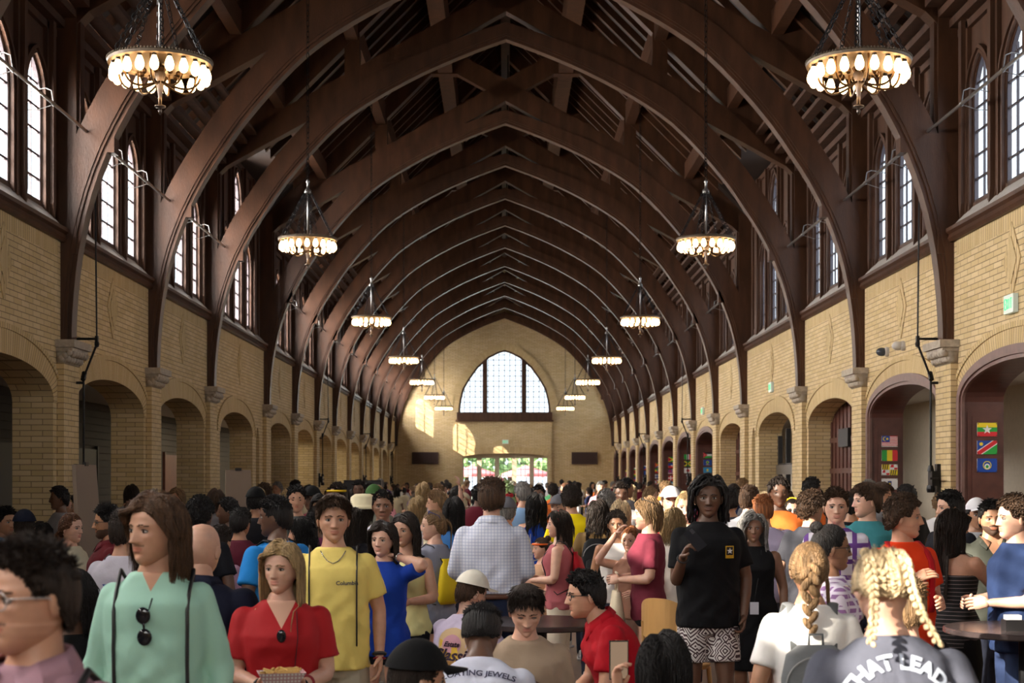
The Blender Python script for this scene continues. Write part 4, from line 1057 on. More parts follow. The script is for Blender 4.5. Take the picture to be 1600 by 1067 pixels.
def hand(mb, wrist, d, pn, side, curl=.5, k=1.0, m=0, thumb=.6, seg=8):
    """palm, four fingers and a thumb. d along the hand, pn = palm normal (curl goes that way), side = +1 when the thumb sits on d x pn"""
    w_ = Vector(wrist); d = Vector(d).normalized(); pn = Vector(pn); pn = (pn - d * pn.dot(d)).normalized(); s_ = d.cross(pn) * side
    def ringp(c, a, b_): return [c + s_ * (a * math.cos(2 * PI * j / 12)) + pn * (b_ * math.sin(2 * PI * j / 12)) for j in range(12)]
    kk = len(mb.v); L = .085 * k; prof = [(0, .027, .021), (.25, .031, .019), (.6, .040, .017), (.9, .041, .014), (1.03, .034, .010)]
    for u, a, b_ in prof: mb.v += [tuple(p) for p in ringp(w_ + d * L * u, a * k, b_ * k)]
    for i in range(len(prof) - 1):
        for j in range(12):
            a = kk + i * 12 + j; b_ = kk + i * 12 + (j + 1) % 12; mb.f.append([a, b_, b_ + 12, a + 12]); mb.m.append(m); mb.uv.append(None)
    mb.f.append([kk + j for j in range(12)][::-1]); mb.m.append(m); mb.uv.append(None); mb.f.append([kk + 48 + j for j in range(12)]); mb.m.append(m); mb.uv.append(None)
    for q, (off, ln) in enumerate(((.030, .074), (.010, .082), (-.010, .076), (-.029, .058))):
        p = w_ + d * L * .95 + s_ * off * k; path = [p - d * .012 * k]; ang = 0; path.append(p)
        for j, fr in enumerate((.42, .32, .26)):
            ang += curl * (.55, .9, .7)[j] * (1 + .12 * q); dd = d * math.cos(ang) + pn * math.sin(ang); p = p + dd * ln * fr * k; path.append(p)
        r = .0092 * k * (1 if q < 3 else .88); mb.tube(path, [r, r, r * .95, r * .88, r * .66], seg, m)
    p = w_ + d * L * .28 + s_ * .026 * k; td = (d * .75 + s_ * .75 * (1 - thumb * .4) + pn * thumb).normalized(); t2 = (d * .95 + s_ * .1 + pn * thumb * .8).normalized()
    mb.tube([p - td * .015 * k, p, p + td * .034 * k, p + td * .034 * k + t2 * .028 * k], [.013 * k, .0135 * k, .0105 * k, .0075 * k], seg, m)
ARMS = {'down': ((.235, .035, 1.13), (.245, -.03, .88)), 'out': ((.27, .02, 1.15), (.30, -.07, .92)), 'front': ((.225, .0, 1.13), (.11, -.23, 1.12)), 'tray': ((.215, -.02, 1.12), (.085, -.24, 1.09)),
        'phone': ((.225, -.03, 1.12), (.14, -.24, 1.29)), 'chest': ((.23, -.05, 1.15), (.05, -.20, 1.26)), 'table': ((.24, -.14, 1.16), (.14, -.36, 1.10)), 'up': ((.27, -.02, 1.62), (.24, -.08, 1.86)),
        'brow': ((.29, -.14, 1.42), (.07, -.19, 1.70)), 'neck': ((.33, -.14, 1.46), (.10, .0, 1.50)), 'hip': ((.31, .06, 1.16), (.18, -.02, 1.02)), 'reach': ((.25, -.16, 1.18), (.26, -.42, 1.13)), 'mouth': ((.22, -.12, 1.24), (.06, -.17, 1.50))}
def Bxf(seat, lean, turn=0):
    """upper body transform (pose space -> local)"""
    dz = -.43 if seat else 0; piv = Vector((0, 0, .93 + dz))
    R = Euler((lean, 0, 0)).to_matrix()
    return lambda p: piv + R @ (Vector(p) + Vector((0, 0, dz)) - piv)
PCOUNT = [0]
PROT = {}
def person(name_label, X, Y, top, yaw=0, sex='m', sk='light', hair=('short', 'brown', .2), shirt=('tee', (.5, .5, .5)), bottom=('trousers', (.03, .035, .06)), arms=('down', 'down'), seat=False, lean=0.0, hy=0, hp=0, hi=True, curl=(.5, .5), beard=0, jaw=1.0, nose=1.0, look=False, shoe=(.5, .5, .5), group=None, bulk=1.0, vneck=None, hands=True, vox=None, shs=None, foldamp=1.0, handdir=(None, None)):
    seed = PCOUNT[0] = PCOUNT[0] + 1; rnd = random.Random(seed * 7)
    B = Bxf(seat, lean)       # positive lean = forwards (towards -Y)
    fem = sex == 'f'; sw = (.97 if fem else 1.04) * bulk; vox = vox or (.014 if hi else .034)
    # head placement
    nb = B((0, .01, 1.46)); hc = B((0, -.012, 1.615)); Rh = Euler((lean * .35 + hp, 0, hy)).to_matrix(); hs_ = .97 if fem else 1.02
    topz = (hc + Rh @ Vector((0, 0, .125 * hs_ + (.02 if hair[0] not in ('bald', 'crop', 'none') else 0)))).z
    k = top / topz
    def ringset(mb, lst, inf=0.0, pre=None):
        # torso rings given in pose space, tilted with the lean
        rs = []
        kk = len(mb.v); seg = 24
        for (z, w_, d_, yo) in lst:
            for j in range(seg):
                a = 2 * PI * j / seg; c, s_ = math.cos(a), math.sin(a); e = 2 / 2.35
                mb.v.append(tuple(B(((w_ + inf) * abs(c) ** e * (1 if c >= 0 else -1), yo + (d_ + inf) * abs(s_) ** e * (1 if s_ >= 0 else -1), z))))
        n = len(lst)
        for i in range(n - 1):
            for j in range(seg):
                a = kk + i * seg + j; b_ = kk + i * seg + (j + 1) % seg; mb.f.append([a, b_, b_ + seg, a + seg]); mb.m.append(0); mb.uv.append(None)
        mb.f.append([kk + j for j in range(seg)][::-1]); mb.m.append(0); mb.uv.append(None); mb.f.append([kk + (n - 1) * seg + j for j in range(seg)]); mb.m.append(0); mb.uv.append(None)
    hipw = .172 if fem else .162; wst = (.125 if fem else .145) * bulk; ch = (.150 if fem else .172) * bulk
    torso = [(.80, hipw * .9, .105, .01), (.88, hipw * bulk, .118 * bulk, .012), (.97, hipw * .97 * bulk, .112 * bulk, .005), (1.08, wst, .095 * bulk, 0), (1.20, ch * .95, .108 * bulk, -.004), (1.30, ch, .118 * bulk, -.006), (1.36, ch * .99, .108, 0), (1.405, .145 * sw, .088, .008), (1.44, .098 * sw, .072, .012), (1.47, .068, .062, .012), (1.50, .058, .058, .010)]
    sh = [B((s * .163 * sw, .008, 1.378)) for s in (-1, 1)]
    el = []; wr = []
    for i, s in enumerate((-1, 1)):
        a = arms[i]; e_, w_ = ARMS[a] if isinstance(a, str) else a
        el.append(B((s * e_[0] * (1 if a != 'down' else sw), e_[1], e_[2]))); wr.append(B((s * w_[0], w_[1], w_[2])))
    if seat:
        hipj = [Vector((s * .095, .0, .50)) for s in (-1, 1)]; kn = [Vector((s * .14, -.44, .50)) for s in (-1, 1)]; an = [Vector((s * .13, -.42 - .03 * s, .09)) for s in (-1, 1)]
    else:
        st = rnd.uniform(-.03, .03); hipj = [Vector((s * .088, .01, .90)) for s in (-1, 1)]; kn = [Vector((s * .10, -.02 + s * st, .50)) for s in (-1, 1)]; an = [Vector((s * .105, .02 + s * st * 1.5, .09)) for s in (-1, 1)]
    # ---- body, one skin
    b = MB(); ringset(b, torso)
    for i in range(2):
        b.tube([sh[i], sh[i].lerp(el[i], .5), el[i]], [.052 * sw, .047 * sw, .038], 10); b.tube([el[i], el[i].lerp(wr[i], .35), wr[i]], [.038, .039, .026], 10)
        b.tube([hipj[i], hipj[i].lerp(kn[i], .5), kn[i]], [.088 * bulk, .076 * bulk, .054], 10); b.tube([kn[i], kn[i].lerp(an[i], .3), an[i]], [.054, .056, .034], 10)
        b.ell(tuple(sh[i]), (.052 * sw,) * 3, 10, 8); b.ell(tuple(an[i] + Vector((0, -.06, -.05))), (.042, .12, .04), 10, 8)
    b.tube([nb - Vector((0, 0, .03)), hc + Rh @ Vector((0, .022, -.045))], [.062 if not fem else .052, .053 if not fem else .046], 14)
    v, f = remesh(b, vox if hi else .03, 2)
    V = [tuple(p) for p in v]; F = list(f); M = [0] * len(F)
    hm = head_parts(hi, beard=beard, jaw=jaw * (.93 if fem else 1), nose=nose, lookdown=look); n0 = len(V)
    V += [tuple(hc + Rh @ (Vector(p) * hs_)) for p in hm.v]; F += [[n0 + a for a in q] for q in hm.f]; M += hm.m
    if hands:
        hb = MB()
        for i, s in enumerate((-1, 1)):
            d = (wr[i] - el[i]).normalized(); pn = Vector((-s, 0, 0)) if d.z < -.5 else Vector((-s * .8, .2, -.3))
            if handdir[i]: pn = Vector(handdir[i][1]); d = Vector(handdir[i][0]).normalized()
            sd = 1 if (d.cross(pn)).dot(Vector((0, -1, .3))) > 0 else -1
            hand(hb, wr[i] - d * .012, d, pn, sd, curl[i], 1.0 if not fem else .92, seg=8 if hi else 4)
        n0 = len(V); V += hb.v; F += [[n0 + a for a in q] for q in hb.f]; M += [0] * len(hb.f)
    hcol = hair[1] if hair[0] != 'cap' else 'dark'
    beardm = mat('beard ' + sk + hcol, tuple(.4 * a + .6 * c for a, c in zip(SKINS[sk], HAIRC[hcol])) if beard < 1 else tuple(.18 * a + .82 * c for a, c in zip(SKINS[sk], HAIRC[hcol])), .7)
    me = to_mesh('person', V, F, [skin(sk), lipm(sk), hairm('dark' if hcol in ('pale', 'blond', 'sandy') else hcol) if hcol not in ('pale', 'blond', 'sandy') else hairm('sandy' if hcol != 'sandy' else 'chestnut'), beardm, EYEW, IRIS, LASH], M)
    root = link('person', me); root.location = (X, Y, 0); root.rotation_euler = (0, 0, yaw); root.scale = (k, k, k)
    tag(root, name_label, 'person', group)
    # ---- hair
    if hair[0] not in ('none', 'cap'):
        key = (hair[0], hair[2], hi, seed if hi else seed % 3)
        hme = hair_mesh(hair[0], hair[2], hi, seed if hi else seed % 3); hme.materials[0] = hairm(hair[1])
        ho = link('hair', hme, root, tuple(hc)); ho.rotation_euler = Rh.to_euler(); ho.scale = (hs_,) * 3
    # ---- shirt
    kind, col = shirt[0], shirt[1]; hem = {'tee': .82, 'long': .82, 'polo': .82, 'tank': .86, 'dress': .55, 'strapless': .80, 'crop': 1.0, 'shirt': .84}.get(kind, .82) if shs is None else shs
    if seat: hem = max(hem, .90)
    inf = .019 if kind in ('tee', 'long', 'polo', 'shirt') else .014
    b = MB(); lst = []
    loose = .012 if kind in ('tee', 'long', 'shirt', 'polo') and not fem else .004
    for z in np.linspace(hem, 1.36 if kind != 'strapless' else 1.30, 12):
        w_ = np.interp(z, [t[0] for t in torso], [t[1] for t in torso]); d_ = np.interp(z, [t[0] for t in torso], [t[2] for t in torso]); yo = np.interp(z, [t[0] for t in torso], [t[3] for t in torso])
        if loose > .01 and z < 1.25: w_ = max(w_, ch * .94); d_ = max(d_, .115)
        if kind == 'dress' and z < .88: w_ = hipw * bulk + .03 * (.88 - z) / .3; d_ = .12 + .03 * (.88 - z)
        if fem and 1.2 < z < 1.36: d_ += .022 * math.sin((z - 1.2) / .16 * PI) * .6; yo -= .012 * math.sin((z - 1.2) / .16 * PI)
        lst.append((z, w_ + loose, d_ + loose, yo))
    if kind in ('tank',): lst += [(1.42, .105 * sw, .085, .008), (1.44, .085, .075, .01)]
    elif kind != 'strapless': lst += [(1.405, .146 * sw, .092, .008), (1.435, .108 * sw, .080, .010), (1.470, .072, .066, .008)]
    ringset(b, lst, inf)
    if kind in ('tee', 'polo', 'long', 'shirt'):
        for i in range(2):
            fr = .72 if kind != 'long' and kind != 'shirt' else 1
            e2 = sh[i].lerp(el[i], fr); b.ell(tuple(sh[i]), (.059 * sw,) * 3, 12, 8)
            b.tube([sh[i], sh[i].lerp(e2, .5), e2], [.059 * sw, .062 * sw, (.066 if fr < 1 else .054) * sw], 12)
            if fr == 1: b.ell(tuple(el[i]), (.053, .053, .053), 12, 8); w2 = el[i].lerp(wr[i], .93 if kind == 'shirt' or kind == 'long' else .5); b.tube([el[i], el[i].lerp(w2, .5), w2], [.052, .048, .040], 12)
    if kind == 'shoulderstrap': pass
    v, f = remesh(b, vox * 1.0 if hi else .036, 2)
    # folds
    if hi:
        x, y, z = v[:, 0], v[:, 1], v[:, 2]; s0 = seed * 1.7
        amp = .0105 * foldamp * np.clip((1.46 - z) / .35, .25, 1)
        th_ = np.arctan2(y, x)
        f1 = np.sin(3 * th_ + z * 13 + s0 + 1.2 * np.sin(z * 9 + s0)) * .45 + np.sin(7 * th_ - z * 22 + 2 * np.sin(z * 17 + s0)) * .35
        f2 = (1 - np.abs(np.sin(z * 24 + x * 16 + s0 + 2.2 * np.sin(x * 11 + z * 5)))) ** 2 * .55 * np.clip((1.32 - z) / .2, 0, 1)
        f3 = (1 - np.abs(np.sin(5.5 * th_ + z * 6 + s0))) ** 3 * .5 * np.clip((1.1 - z) / .25, 0, 1)
        fo = np.maximum(f1 + f2 + f3 - .2, -.6)
        r = np.sqrt(x * x + y * y) + 1e-6
        v = v.copy(); v[:, 0] += x / r * fo * amp; v[:, 1] += y / r * fo * amp
    mi = [0] * len(f); mats_ = [cloth(shirt[2] if len(shirt) > 2 else 'c%.3f %.3f %.3f' % tuple(col), col)]
    if vneck:
        c0, c1 = mats_[0], SKINS[sk]; m, nt, b_, lk = nodes_of('v neck ' + name_label[:20]); tc = nt.nodes.new('ShaderNodeTexCoord'); sp_ = nt.nodes.new('ShaderNodeSeparateXYZ'); lk(tc.outputs['Object'], sp_.inputs[0])
        def mth(op, a, b2):
            n_ = nt.nodes.new('ShaderNodeMath'); n_.operation = op
            for q, v_ in enumerate((a, b2)):
                if v_ is None: continue
                if isinstance(v_, (int, float)): n_.inputs[q].default_value = v_
                else: lk(v_, n_.inputs[q])
            return n_.outputs[0]
        zb = 1.475 - (.43 if seat else 0) - vneck; ax_ = mth('ABSOLUTE', sp_.outputs['X'], None); lim = mth('MULTIPLY', mth('SUBTRACT', sp_.outputs['Z'], zb), .55)
        mk = mth('MULTIPLY', mth('LESS_THAN', ax_, lim), mth('LESS_THAN', sp_.outputs['Y'], .0)); mc = nt.nodes.new('ShaderNodeMix'); mc.data_type = 'RGBA'; mc.inputs[6].default_value = (*col, 1); mc.inputs[7].default_value = (*c1, 1); lk(mk, mc.inputs[0]); lk(mc.outputs[2], b_.inputs['Base Color']); b_.inputs['Roughness'].default_value = .8; mats_ = [m]
    so = link('shirt' if kind not in ('dress', 'tank', 'strapless') else {'dress': 'dress', 'tank': 'tank_top', 'strapless': 'tube_top'}[kind], to_mesh('shirt', v, f, mats_, mi), root)
    if kind == 'polo' or kind == 'shirt':
        b = MB(); 
        for s in (-1, 1):
            pts = [(0, .085, 1.505), (s * .06, .06, 1.50), (s * .082, 0, 1.49), (s * .058, -.055, 1.475), (s * .018, -.088, 1.45)]; lo = [(0, .105, 1.46), (s * .08, .075, 1.455), (s * .112, -.005, 1.45), (s * .095, -.08, 1.43), (s * .055, -.115, 1.395)]
            for i in range(4): b.add([tuple(B(p)) for p in (pts[i], pts[i + 1], lo[i + 1], lo[i])] + [tuple(B(Vector(p) * 1.004)) for p in (pts[i], pts[i + 1], lo[i + 1], lo[i])], [(0, 1, 2, 3), (4, 5, 6, 7), (0, 1, 5, 4), (2, 3, 7, 6)])
        b.build('collar', mats_[0], so, smooth=True)
    # ---- bottoms
    kind2, col2 = bottom[0], bottom[1]
    if kind != 'dress' or kind2 != 'none':
        b = MB(); ringset(b, [(.78, hipw * .95, .11, .01), (.84, hipw * 1.0 * bulk, .12 * bulk, .012), (.90, hipw * bulk, .12 * bulk, .012), (.99, hipw * .96 * bulk, .112 * bulk, .005), (1.03, hipw * .9 * bulk, .105 * bulk, .002)], .004)
        for i in range(2):
            if kind2 == 'shorts': e2 = hipj[i].lerp(kn[i], .74); b.tube([hipj[i], hipj[i].lerp(e2, .5), e2], [.102 * bulk, .104 * bulk, .104 * bulk], 12)
            elif kind2 == 'mini': e2 = hipj[i].lerp(kn[i], .36); b.tube([hipj[i], e2], [.10, .092], 12)
            elif kind2 in ('trousers', 'wide'):
                q = 1.5 if kind2 == 'wide' else 1.12; b.tube([hipj[i], hipj[i].lerp(kn[i], .5), kn[i]], [.10 * bulk, .09 * bulk, .060 * q], 12); b.tube([kn[i], kn[i].lerp(an[i], .5), an[i] - Vector((0, 0, .03))], [.060 * q, .055 * q, .048 * q], 12)
        if kind2 == 'skirt': rings(b, [(0, .01, .86, hipw + .02, .13), (0, 0, .7, hipw + .03, .14), (0, -.01, .45, hipw, .14)], 20)
        v, f = remesh(b, vox * 1.15 if hi else .038, 2)
        link({'trousers': 'trousers', 'wide': 'trousers', 'shorts': 'shorts', 'mini': 'shorts', 'skirt': 'skirt'}.get(kind2, 'shorts'), to_mesh('trousers', v, f, [cloth(bottom[2] if len(bottom) > 2 else 'b%.3f %.3f %.3f' % tuple(col2), col2)]), root)
    # ---- shoes
    for i in range(2):
        b = MB(); a = an[i]; b.ell((a.x, a.y - .055, .045), (.048, .135, .046), 12, 8); b.ell((a.x, a.y + .015, .07), (.042, .055, .06), 10, 6); b.box(a.x - .046, a.x + .046, a.y - .17, a.y + .07, 0, .022)
        b.build('shoe', mat('shoe %.2f' % shoe[0], shoe, .6), root, smooth=True)
    root['k'] = k
    info = dict(root=root, shirt=so, hc=hc, Rh=Rh, hs=hs_, sh=sh, el=el, wr=wr, B=B, k=k, hi=hi)
    return info
def W2(info, p):   # local -> world
    r = info['root']; return Matrix.LocRotScale(r.location, r.rotation_euler, r.scale) @ Vector(p)
def at(px, py, Y): return Vector(((px - VX) / FPX * Y - .05, Y, EYE - (py - VY) / FPX * Y))
def P(label, px, py, Y, **kw):
    if Y < 8.2 and kw.get('hi', 1): kw['hi'] = 2
    w_ = at(px, py, Y); yaw = math.radians(kw.pop('yaw', 0)); kw['hy'] = math.radians(kw.pop('hy', 0)); kw['hp'] = math.radians(kw.pop('hp', 0)); kw['lean'] = math.radians(kw.pop('lean', 0))
    off = Vector((0, 0, 0))
    if kw['lean'] or True:
        B = Bxf(kw.get('seat', False), kw['lean']); h = B((0, -.012, 1.615)); off = Euler((0, 0, yaw)).to_matrix() @ Vector((h.x, h.y, 0))
    return person(label, w_.x - off.x, Y - off.y, w_.z, yaw, **kw)
# ---- things people wear
def headchild(info, name, mb, mats_, smooth=True, parent=None):
    o = mb.build(name, mats_, parent or info['root'], tuple(info['hc']), smooth=smooth); o.rotation_euler = info['Rh'].to_euler(); o.scale = (info['hs'],) * 3; return o
def glasses(info, col=DARK, sun=False, up=False):
    b = MB(); z0 = .0 if not up else .095; y0 = -.092 if not up else -.075
    for s in (-1, 1):
        pts = [(s * .032 + .024 * math.cos(a), y0 + abs(math.cos(a)) * .002, z0 + .019 * math.sin(a)) for a in [2 * PI * i / 14 for i in range(15)]]
        b.tube(pts, .0022, 5, cap=False)
        if sun: b.ell((s * .032, y0, z0), (.023, .003, .018), 12, 6)
        b.tube([(s * .056, y0, z0 + .006), (s * .078, y0 + .02, z0 + .008), (s * .086, y0 + .085, z0 + .006), (s * .084, y0 + .105, z0 - .012)], .0022, 5)
    b.tube([(-.009, y0 - .002, z0 + .004), (0, y0 - .005, z0 + .007), (.009, y0 - .002, z0 + .004)], .002, 5)
    o = headchild(info, 'sunglasses' if sun else 'glasses', b, [col])
    if up: o.rotation_euler = (info['Rh'] @ Euler((-.35, 0, 0)).to_matrix()).to_euler()
def cap(info, col, back=False, tilt=0):
    b = MB(); k = len(b.v); NA, NV = 28, 9
    for i in range(NV + 1):
        th = 1.28 * i / NV + .001
        for j in range(NA):
            ph = 2 * PI * j / NA; p = escalp(th, ph, .023); p.z = max(p.z, .035); b.v.append((p.x, p.y, p.z + .008))
    for i in range(NV):
        for j in range(NA): a = i * NA + j; c = i * NA + (j + 1) % NA; b.f.append([a, c, c + NA, a + NA]); b.m.append(0); b.uv.append(None)
    b.ell((0, .008, .147), (.009, .009, .005), 8, 4)
    o = headchild(info, 'cap', b, [col]); b = MB(); s = 1 if back else -1; n = 12; up = []; 
    for j in range(n + 1):
        a = PI * j / n; x = .072 * math.cos(a); up.append(((x, s * (.07 + .03 * math.sin(a)), .045 + .012 * math.sin(a)), (x * 1.0, s * (.085 + .095 * math.sin(a)), .032 + .016 * math.sin(a))))
    for (p, q), (r, t) in zip(up, up[1:]): b.add([p, q, t, r, (p[0], p[1], p[2] + .004), (q[0], q[1], q[2] + .004), (t[0], t[1], t[2] + .004), (r[0], r[1], r[2] + .004)], [(0, 1, 2, 3), (4, 7, 6, 5), (1, 5, 6, 2)])
    bb = b.build('cap_brim', [col], o, smooth=True); 
    if tilt: o.rotation_euler = (info['Rh'] @ Euler((0, 0, tilt)).to_matrix()).to_euler()
    return o
def strap(info, pts, r=.006, m=None, name='strap', flat=None, parent=None):
    b = MB()
    if flat: 
        b.tube(pts, [flat] * len(pts), 6, sx=.25, up=(1, 0, 0))
    else: b.tube(pts, r, 6)
    return b.build(name, m or DARK, parent or info['root'], smooth=True)
from mathutils.bvhtree import BVHTree
def onto(info, pts, front=True, off=.004):
    """drop (x, z) pose-space points onto the shirt front/back"""
    me = info['shirt'].data; bv = info.get('bvh')
    if bv is None: bv = info['bvh'] = BVHTree.FromPolygons([v.co.copy() for v in me.vertices], [tuple(p.vertices) for p in me.polygons])
    out = []
    for x, z in pts:
        s = -1 if front else 1; o = info['B']((x, s * .6, z)); c = info['B']((x, 0, z)); d = (c - o).normalized(); h = bv.ray_cast(o, d)
        out.append(h[0] - d * off if h[0] is not None else c - d * .13)
    return out
def drawstrings(info, m=None, front=True, xs=(-.10, .10), r=.005, z1=.95, back=True):
    for x in xs:
        f = onto(info, [(x, z) for z in np.linspace(z1, 1.40, 8)], True, .005); t = info['B']((x * 1.02, .01, 1.475)); bk = onto(info, [(x * .9, z) for z in np.linspace(1.42, 1.05, 6)], False, .005) if back else []
        strap(info, f + [t] + bk, r, m, 'bag_cord')
def backpack(info, col, label, size=(.145, .09, .22), zc=1.17, kind='backpack', straps=True, flat=False, detail=None):
    B = info['B']; r = info['root']; M4 = Matrix.LocRotScale(r.location, r.rotation_euler, r.scale)
    root = bpy.data.objects.new(kind, None); COL.objects.link(root); root.matrix_world = M4; root.location = r.location; root.rotation_euler = r.rotation_euler; root.scale = r.scale
    w_, d_, h = size; y0 = .125; b = MB()
    if kind == 'drawstring_bag': rings(b, [(0, y0 + .03, zc - h, w_ * .7, .02), (0, y0 + .05, zc - h * .8, w_, .05), (0, y0 + .055, zc, w_, .055), (0, y0 + .04, zc + h * .75, w_ * .75, .035), (0, y0 + .02, zc + h, w_ * .35, .02), (0, y0 + .02, zc + h * 1.15, w_ * .5, .02)], 20)
    else: rings(b, [(0, y0 + d_ * .9, zc - h, w_ * .85, d_ * .7), (0, y0 + d_, zc - h * .85, w_, d_), (0, y0 + d_, zc + h * .3, w_, d_ * .95), (0, y0 + d_ * .8, zc + h * .8, w_ * .85, d_ * .7), (0, y0 + d_ * .6, zc + h, w_ * .5, d_ * .4)], 22, 3.2)
    for i in range(len(b.v)): b.v[i] = tuple(B(b.v[i]))
    m = cloth('bag ' + label[:18], col, .7); b.build('bag_body', m, root, smooth=True)
    if kind == 'backpack':
        b = MB(); rings(b, [(0, y0 + 2 * d_ + .0, zc - h * .85, w_ * .7, .02), (0, y0 + 2 * d_ + .01, zc - h * .5, w_ * .78, .04), (0, y0 + 2 * d_, zc + .0, w_ * .7, .03), (0, y0 + 2 * d_ - .01, zc + h * .1, w_ * .5, .01)], 18, 3); b.v = [tuple(B(p)) for p in b.v]; b.build('front_pocket', m, root, smooth=True)
        b = MB(); b.tube([B(p) for p in ((-.03, y0 + .06, zc + h), (-.028, y0 + .06, zc + h + .045), (.028, y0 + .06, zc + h + .045), (.03, y0 + .06, zc + h))], .006, 6); b.build('grab_handle', m, root, smooth=True)
        b = MB(); b.tube([B((w_ * math.cos(a) * .9, y0 + d_ * 1.75, zc + h * .15 + h * .62 * math.sin(a))) for a in np.linspace(0.1, PI - .1, 12)], .004, 5); b.build('zip', mat('zip', (.25, .25, .25), .4), root)
    if straps:
        for s in (-1, 1):
            if kind == 'backpack': b = MB(); pts = [B((s * .075, y0, zc + h * .85)), B((s * .088, .06, 1.465)), B((s * .10, 0, 1.475))] + onto(info, [(s * .105, z) for z in (1.43, 1.36, 1.28, 1.18, 1.10)], True, .008) + [B((s * .19, .0, 1.03)), B((s * .12, .12, .98))]; b.tube(pts, [.024] * len(pts), 8, sx=.28, up=(1, 0, 0)); b.build('shoulder_strap', m, root, smooth=True)
            else: b = MB(); pts = [B((s * .05, y0 + .01, zc + h))] + [B((s * .09, .07, 1.455)), B((s * .10, 0, 1.475))] + onto(info, [(s * .105, z) for z in (1.43, 1.36, 1.28, 1.18, 1.08)], True, .005) + [B((s * .19, .02, 1.0)), B((s * .11, .12, zc - h))]; b.tube(pts, .005, 6); b.build('bag_cord', DARK, root, smooth=True)
    tag(root, label, 'bag' if kind != 'backpack' else 'backpack'); return root
def text_on(info, txt, x, z, size, m, front=True, arc=0, name='printed_lettering', rot=0, bold=0.0, shear=0, off=.0045):
    cu = bpy.data.curves.new('t', 'FONT'); cu.body = txt; cu.size = size; cu.align_x = 'CENTER'; cu.align_y = 'CENTER'; cu.offset = bold; cu.resolution_u = 3; cu.shear = shear
    ob = bpy.data.objects.new('t', cu); COL.objects.link(ob); dg = bpy.context.evaluated_depsgraph_get(); me = bpy.data.meshes.new_from_object(ob.evaluated_get(dg)); bpy.data.objects.remove(ob)
    bm = bmesh.new(); bm.from_mesh(me); bmesh.ops.triangulate(bm, faces=bm.faces); bmesh.ops.subdivide_edges(bm, edges=[e for e in bm.edges if e.calc_length() > .012], cuts=1); bm.to_mesh(me); bm.free()
    s = 1 if front else -1; pts = []
    for v in me.vertices:
        a, c = v.co.x, v.co.y
        if arc: th = a / arc; a, c = (arc + c) * math.sin(th), (arc + c) * math.cos(th) - arc
        a, c = a * math.cos(rot) - c * math.sin(rot), a * math.sin(rot) + c * math.cos(rot)
        pts.append((x + s * a, z + c))
    for v, q in zip(me.vertices, onto(info, pts, front, off)): v.co = q
    me.materials.clear(); me.materials.append(m); me.update(); return link(name, me, info['shirt'])
def patch_on(info, pts, m, front=True, name='printed_patch', off=.004):
    """flat print: fan of (x, z) outline draped on the shirt"""
    cx = sum(p[0] for p in pts) / len(pts); cz = sum(p[1] for p in pts) / len(pts); n = len(pts); rs = [1, .66, .33]; allp = [(cx, cz)] + [(cx + (p[0] - cx) * r, cz + (p[1] - cz) * r) for r in rs for p in pts]
    v = onto(info, allp, front, off); f = []
    for i in range(n):
        j = (i + 1) % n
        for q in range(2): f.append([1 + q * n + i, 1 + q * n + j, 1 + (q + 1) * n + j, 1 + (q + 1) * n + i])
        f.append([0, 1 + 2 * n + i, 1 + 2 * n + j])
    return link(name, to_mesh(name, v, f, [m]), info['shirt'])
# ================================================================ the people near the camera
C = c8
CHECK = None
def check_mat(name, base, line, sc, lw=.08, axes=('X', 'Z')):
    m, nt, b_, lk = nodes_of(name); tc = nt.nodes.new('ShaderNodeTexCoord'); sx = nt.nodes.new('ShaderNodeSeparateXYZ'); lk(tc.outputs['Object'], sx.inputs[0]); prev = None
    for a in axes:
        mu = nt.nodes.new('ShaderNodeMath'); mu.operation = 'MULTIPLY'; mu.inputs[1].default_value = sc; lk(sx.outputs[a], mu.inputs[0])
        fr = nt.nodes.new('ShaderNodeMath'); fr.operation = 'FRACT'; lk(mu.outputs[0], fr.inputs[0]); lt = nt.nodes.new('ShaderNodeMath'); lt.operation = 'LESS_THAN'; lt.inputs[1].default_value = lw; lk(fr.outputs[0], lt.inputs[0])
        if prev is None: prev = lt
        else: mx = nt.nodes.new('ShaderNodeMath'); mx.operation = 'MAXIMUM'; lk(prev.outputs[0], mx.inputs[0]); lk(lt.outputs[0], mx.inputs[1]); prev = mx
    mc = nt.nodes.new('ShaderNodeMix'); mc.data_type = 'RGBA'; mc.inputs[6].default_value = (*base, 1); mc.inputs[7].default_value = (*line, 1); lk(prev.outputs[0], mc.inputs[0]); lk(mc.outputs[2], b_.inputs['Base Color'])
    b_.inputs['Roughness'].default_value = .85; MATS['cloth ' + name] = m
check_mat('white plaid', C(215, 218, 232), C(165, 175, 205), 48, .16)
check_mat('purple plaid', C(150, 110, 160), C(225, 215, 230), 26, .4)
check_mat('brown plaid', C(70, 48, 50), C(150, 120, 110), 22, .25)
check_mat('black stripes', C(14, 13, 15), C(110, 100, 100), 38, .16, ('Z',))
check_mat('lilac halves', C(226, 222, 236), C(110, 70, 150), 9, .3)
